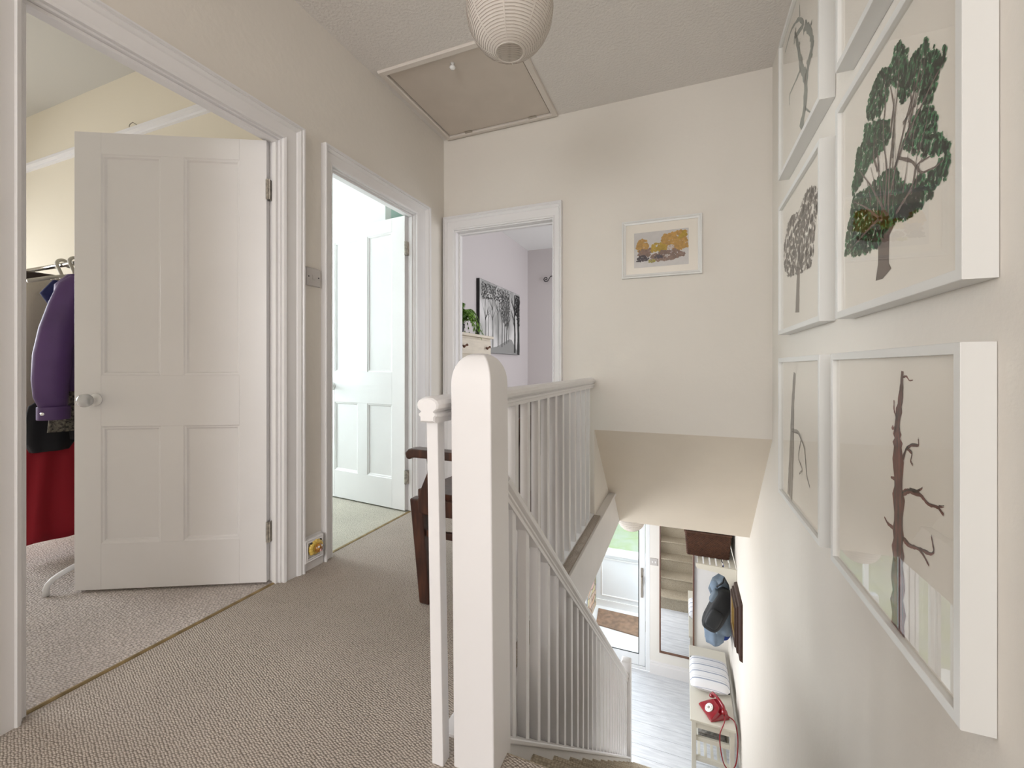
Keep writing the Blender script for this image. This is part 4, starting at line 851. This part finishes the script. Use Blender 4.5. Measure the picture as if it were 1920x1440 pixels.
# cushion
cu = mat('striped_linen', (.84, .84, .86), .9); n = cu.node_tree; b = n.nodes['Principled BSDF']
tcx = n.nodes.new('ShaderNodeTexCoord'); sx = n.nodes.new('ShaderNodeSeparateXYZ'); n.links.new(tcx.outputs['Object'], sx.inputs[0])
ma = n.nodes.new('ShaderNodeMath'); ma.operation = 'MULTIPLY'; ma.inputs[1].default_value = 9.5; n.links.new(sx.outputs[1], ma.inputs[0])
mf = n.nodes.new('ShaderNodeMath'); mf.operation = 'FRACT'; n.links.new(ma.outputs[0], mf.inputs[0])
cr = n.nodes.new('ShaderNodeValToRGB'); cr.color_ramp.interpolation = 'CONSTANT'; e = cr.color_ramp.elements
e[0].color = (.84, .84, .86, 1); e[1].position = .40; e[1].color = (.34, .38, .48, 1)
for p_, c_ in ((.53, (.84, .84, .86, 1)), (.72, (.50, .53, .60, 1)), (.76, (.84, .84, .86, 1))): q = e.new(p_); q.color = c_
n.links.new(mf.outputs[0], cr.inputs[0]); n.links.new(cr.outputs[0], b.inputs['Base Color'])
m = MB(); N = 16; vt = []; 
for s_ in (1, -1):
    for j in range(N+1):
        for i in range(N+1):
            u, v = 2*i/N-1, 2*j/N-1; h = .055*((1-u**4)*(1-v**4))**.45
            vt.append((.235+.185*u*(1-.05*v*v), 4.86+.245*v*(1-.05*u*u), -2.188+s_*h*(1.0 if s_ > 0 else 1.05)))
K = (N+1)**2
for q in (0, K):
    pass
m.add(vt, [(o+j*(N+1)+i, o+j*(N+1)+i+1, o+(j+1)*(N+1)+i+1, o+(j+1)*(N+1)+i) for o in (0, K) for j in range(N) for i in range(N)])
o = m.build('cushion', cu, smooth=True, origin=(.235, 4.86, -2.25)); tag(o, 'white cushion with grey-blue stripes on the bench', 'cushion')
# telephone
rp_ = mat('glossy_red_plastic', (.26, .004, .013), .16, coat=.6)
t = thing('telephone', 'glossy red rotary dial telephone on near end of the bench', 'telephone', (.26, 4.43, -2.25))
A = Matrix.Translation((.262, 4.425, -2.25)) @ Matrix.Rotation(math.radians(-62), 4, 'Z')
m = MB(); rs = []
for z, w, y0_, y1_ in ((0, .105, -.095, .085), (.012, .108, -.100, .088), (.030, .100, -.085, .085), (.060, .080, -.030, .075), (.080, .062, .0, .065), (.092, .052, .012, .058)):
    rs.append([A @ Vector(p) for p in ((-w, y0_, z), (w, y0_, z), (w*.92, y1_, z), (-w*.92, y1_, z))])
m.rings(rs).build('body', rp_, t, bevel=.010, seg=3)
Dn = (A.to_3x3() @ Vector((0, -.62, .78))); Do = A @ Vector((0, -.052, .049))
MB().lathe([(.001, 0), (.040, 0), (.040, .006), (.036, .009), (.016, .010), (.001, .010)], Do, Dn, 28).build('dial', china, t, smooth=True)
m = MB()
U_ = Dn.normalized().cross(Vector((0, 0, 1))).normalized(); V_ = Dn.normalized().cross(U_)
for k in range(10):
    a = math.radians(40+28*k); m.lathe([(.001, .0), (.0048, .0), (.001, .0014)], Do+Dn.normalized()*.0095+(U_*math.cos(a)+V_*math.sin(a))*.027, Dn, 8)
m.build('finger_holes', steel, t)
MB().lathe([(.001, 0), (.013, 0), (.011, .002), (.001, .0022)], Do+Dn.normalized()*.010, Dn, 16).build('dial_centre', steel, t)
m = MB().tube([A @ Vector((x, .035, z)) for x, z in ((-.105, .088), (-.08, .118), (-.03, .128), (.03, .128), (.08, .118), (.105, .088))], [.014, .015, .013, .013, .015, .014], 12)
m.lathe([(.001, -.022), (.026, -.022), (.027, -.012), (.018, .006), (.001, .012)], A @ Vector((-.103, .035, .092)), A.to_3x3() @ Vector((-.3, 0, 1)), 16).lathe([(.001, -.022), (.026, -.022), (.027, -.012), (.018, .006), (.001, .012)], A @ Vector((.103, .035, .092)), A.to_3x3() @ Vector((.3, 0, 1)), 16)
m.build('handset', rp_, t, smooth=True)
p0 = A @ Vector((.10, .03, .060)); 
pts = [p0, p0+Vector((.0, -.06, -.02)), Vector((.295, 4.245, -2.30)), Vector((.30, 4.225, -2.42)), Vector((.325, 4.22, -2.53)), Vector((.372, 4.225, -2.58)), Vector((.415, 4.24, -2.54)), Vector((.436, 4.26, -2.44)), Vector((.440, 4.30, -2.30)), Vector((.42, 4.36, -2.235)), Vector((.36, 4.40, -2.232))]
D = []
for i in range(len(pts)-1):
    q0 = pts[max(i-1, 0)]; q3 = pts[min(i+2, len(pts)-1)]
    for k in range(8):
        f = k/8; D.append(.5*((2*pts[i])+(pts[i+1]-q0)*f+(2*q0-5*pts[i]+4*pts[i+1]-q3)*f*f+(-q0+3*pts[i]-3*pts[i+1]+q3)*f**3))
MB().tube(D, .0055, 8).build('coiled_cord', rp_, t, smooth=True)
# rack with basket and coats
t = thing('hat_rack', 'cream slatted hat rack on the hall wall above the coats', 'hat rack', (.28, 5.0, -1.02))
for y in (4.60, 5.38): 
    m = MB().prism([(.105, -.985), (.105, -.955), (XR-.002, -.965), (XR-.002, -1.27), (.425, -1.27), (.40, -1.12), (.36, -1.045), (.30, -1.02), (.12, -1.005)], lambda a, b, d: (a, d, b), y, y+.02); m.build('end_bracket', bw, t, bevel=.003)
for k in range(6): bx(.125+k*.058, .168+k*.058, 4.62, 5.38, -.972, -.958).build('shelf_slat', bw, t, bevel=.002)
bx(XR-.022, XR-.002, 4.62, 5.38, -1.20, -1.12).build('hook_board', bw, t, bevel=.002)
for y in (4.72, 4.88, 5.04, 5.20):
    MB().tube([(XR-.022, y, -1.16), (XR-.07, y, -1.165), (XR-.09, y, -1.145), (XR-.092, y, -1.125)], .006, 8).build('coat_hook', dark, t, smooth=True)
# wicker basket
wick = mat('brown_wicker', (.10, .038, .018), .6, var=(40, .4)); t = thing('wicker_basket', 'dark brown woven wicker basket on the hat rack', 'basket', (.23, 5.0, -.955))
m = MB(); x0, x1, y0, y1 = .012, .428, 4.76, 5.30
rs = []
for (o_, z) in ((.020, -.955), (.012, -.88), (.004, -.80), (0, -.715)): rs.append([(x0+o_, y0+o_, z), (x1-o_, y0+o_, z), (x1-o_, y1-o_, z), (x0+o_, y1-o_, z)])
for (o_, z) in ((.012, -.715), (.030, -.94)): rs.append([(x0+o_, y0+o_, z), (x1-o_, y0+o_, z), (x1-o_, y1-o_, z), (x0+o_, y1-o_, z)])
m.rings(rs).build('basket_body', wick, t)
m = MB()
def per(o_, z, ph):
    P_ = []; c = [(x0+o_, y0+o_), (x1-o_, y0+o_), (x1-o_, y1-o_), (x0+o_, y1-o_), (x0+o_, y0+o_)]; cnt = 0
    for i in range(4):
        l = math.hypot(c[i+1][0]-c[i][0], c[i+1][1]-c[i][1]); n_ = int(l/.0125); nx, ny = (c[i+1][1]-c[i][1])/l, -(c[i+1][0]-c[i][0])/l
        for k in range(n_):
            f = k/n_; w_ = .004*(1 if (cnt+ph) % 2 else -1); cnt += 1; P_.append((c[i][0]+(c[i+1][0]-c[i][0])*f+nx*w_, c[i][1]+(c[i+1][1]-c[i][1])*f+ny*w_, z))
    return P_+[P_[0]]
for k in range(19): z = -.945+.012*k; m.tube(per(.018-.018*k/19, z, k), .0058, 5)
m.build('weave', wick, t, smooth=True)
MB().tube(per(-.002, -.712, 0), .010, 8).build('rim', wick, t, smooth=True)
# coats
def cloth_blob(name, label, cat_, mt, secs, fold=4, amp=.01, ph=0, parts=False):
    n = 40; rs = []
    D = []
    for i in range(len(secs)-1):
        for k in range(4):
            f = k/4; f = f*f*(3-2*f); D.append(tuple(secs[i][j]*(1-f)+secs[i+1][j]*f for j in range(5)))
    D.append(secs[-1])
    for (x, y, z, hx, hy) in D:
        rs.append([(min(x+(hx+amp*math.sin(fold*a+ph+z*6))*math.cos(a), XR-.006), y+(hy+amp*math.sin(fold*a+ph+z*5))*math.sin(a), z) for a in [2*math.pi*k/n for k in range(n)]])
    if not parts:
        o = MB().rings(rs).build(name, mt, smooth=True); return tag(o, label, cat_, 'coats under the hat rack')
    xs = secs[-1]; t = thing(name, label, cat_, (xs[0], xs[1], xs[2]), 'coats under the hat rack'); MB().rings(rs).build('body', mt, t, smooth=True); return t
bluec = mat('light_blue_denim', (.22, .29, .38), .85, ('noise', 14, .4), (9, .25)); greyc = mat('grey_blue_nylon', (.13, .17, .215), .6, ('noise', 10, .4)); royal = mat('royal_blue_cloth', (.02, .06, .32), .8)
cloth_blob('blue_jacket', 'light blue jacket hanging beneath the dark rucksack', 'jacket', bluec, [(.40, 5.02, -1.14, .02, .03), (.38, 5.02, -1.25, .045, .07), (.35, 5.02, -1.5, .075, .09), (.29, 5.02, -1.68, .11, .10), (.29, 5.02, -1.92, .085, .10)], 5, .012)
cloth_blob('royal_blue_coat', 'royal blue coat hem hanging lowest by the wall', 'coat', royal, [(.42, 5.20, -1.16, .02, .02), (.40, 5.2, -1.3, .05, .07), (.40, 5.2, -1.95, .055, .09)], 4, .008)
t = cloth_blob('hooded_jacket', 'grey-blue hooded jacket on the nearest hook', 'jacket', greyc, [(.395, 4.88, -1.115, .03, .03), (.35, 4.88, -1.19, .075, .06), (.33, 4.88, -1.30, .10, .07), (.36, 4.88, -1.45, .08, .07), (.36, 4.9, -1.75, .08, .07)], 4, .012, 1, True)
n = 20; MB().rings([[(.30+.06*math.cos(a)*q, 4.86+.05*math.sin(a)*q, -1.20-.14*f) for a in [2*math.pi*k/n for k in range(n)]] for f, q in ((0, .2), (.2, .8), (.5, 1), (.8, .8), (1, .3))]).build('hood', bluec, t, smooth=True)
t = thing('rucksack', 'dark rucksack hanging from hook over the jackets', 'rucksack', (.32, 4.79, -1.62), 'coats under the hat rack')
M_ = Matrix.Translation((.315, 4.77, -1.46)) @ Matrix.Rotation(math.radians(24), 4, 'Y')
def sblob(m, cx, cy, cz, hx, hy, hz, M, e=.55, n=24, k2=12):
    rs = []
    for i in range(k2+1):
        p = -math.pi/2+math.pi*i/k2; cp = abs(math.cos(p))**e; spn = math.copysign(abs(math.sin(p))**e, math.sin(p))
        rs.append([M @ Vector((cx+hx*max(cp, .01)*math.copysign(abs(math.cos(a))**e, math.cos(a)), cy+hy*max(cp, .01)*math.copysign(abs(math.sin(a))**e, math.sin(a)), cz+hz*spn)) for a in [2*math.pi*k/n for k in range(n)]])
    return m.rings(rs)
bagm = mat('black_nylon', (.009, .010, .012), .6, ('noise', 12, .3))
sblob(MB(), 0, 0, 0, .095, .065, .235, M_).build('body', bagm, t, smooth=True)
sblob(MB(), -.01, -.056, -.08, .065, .028, .10, M_).build('front_pocket', mat('charcoal_nylon', (.018, .02, .023), .6), t, smooth=True)
sblob(MB(), -.085, -.01, .11, .035, .04, .07, M_).build('side_pocket', greyc, t, smooth=True)
MB().tube([(.375, 4.80, -1.14), (.36, 4.79, -1.19), (.30, 4.78, -1.24)], .008, 6).build('strap', bagm, t, smooth=True)
# dark panel on the stair wall
dw = mat('dark_carved_wood', (.045, .020, .014), .4, ('noise', 20, .2)); gold = mat('dull_gold', (.42, .30, .12), .35, metal=.7)
t = thing('carved_wood_picture', 'dark wooden framed picture low on hall wall near the coats', 'framed picture', (XR, 4.42, -1.57))
m = MB(); P = lambda u, v, h: (XR-h, u, v)
frame_sweep(m, P, 4.27, 4.57, -1.46, -1.18, [(0, .02), (0, .05), (.012, .058), (.030, .058), (.034, .046), (.060, .044), (.064, .030), (.098, .026), (.104, .016), (.108, 0)]); m.build('frame', dw, t)
m = MB(); frame_sweep(m, P, 4.285, 4.555, -1.445, -1.195, [(0, .03), (0, .046), (.015, .052), (.0155, .03)]); m.build('gilt_slip', gold, t)
bx(XR-.034, XR-.004, 4.27, 4.57, -1.46, -1.18).build('picture_panel', gold, t)
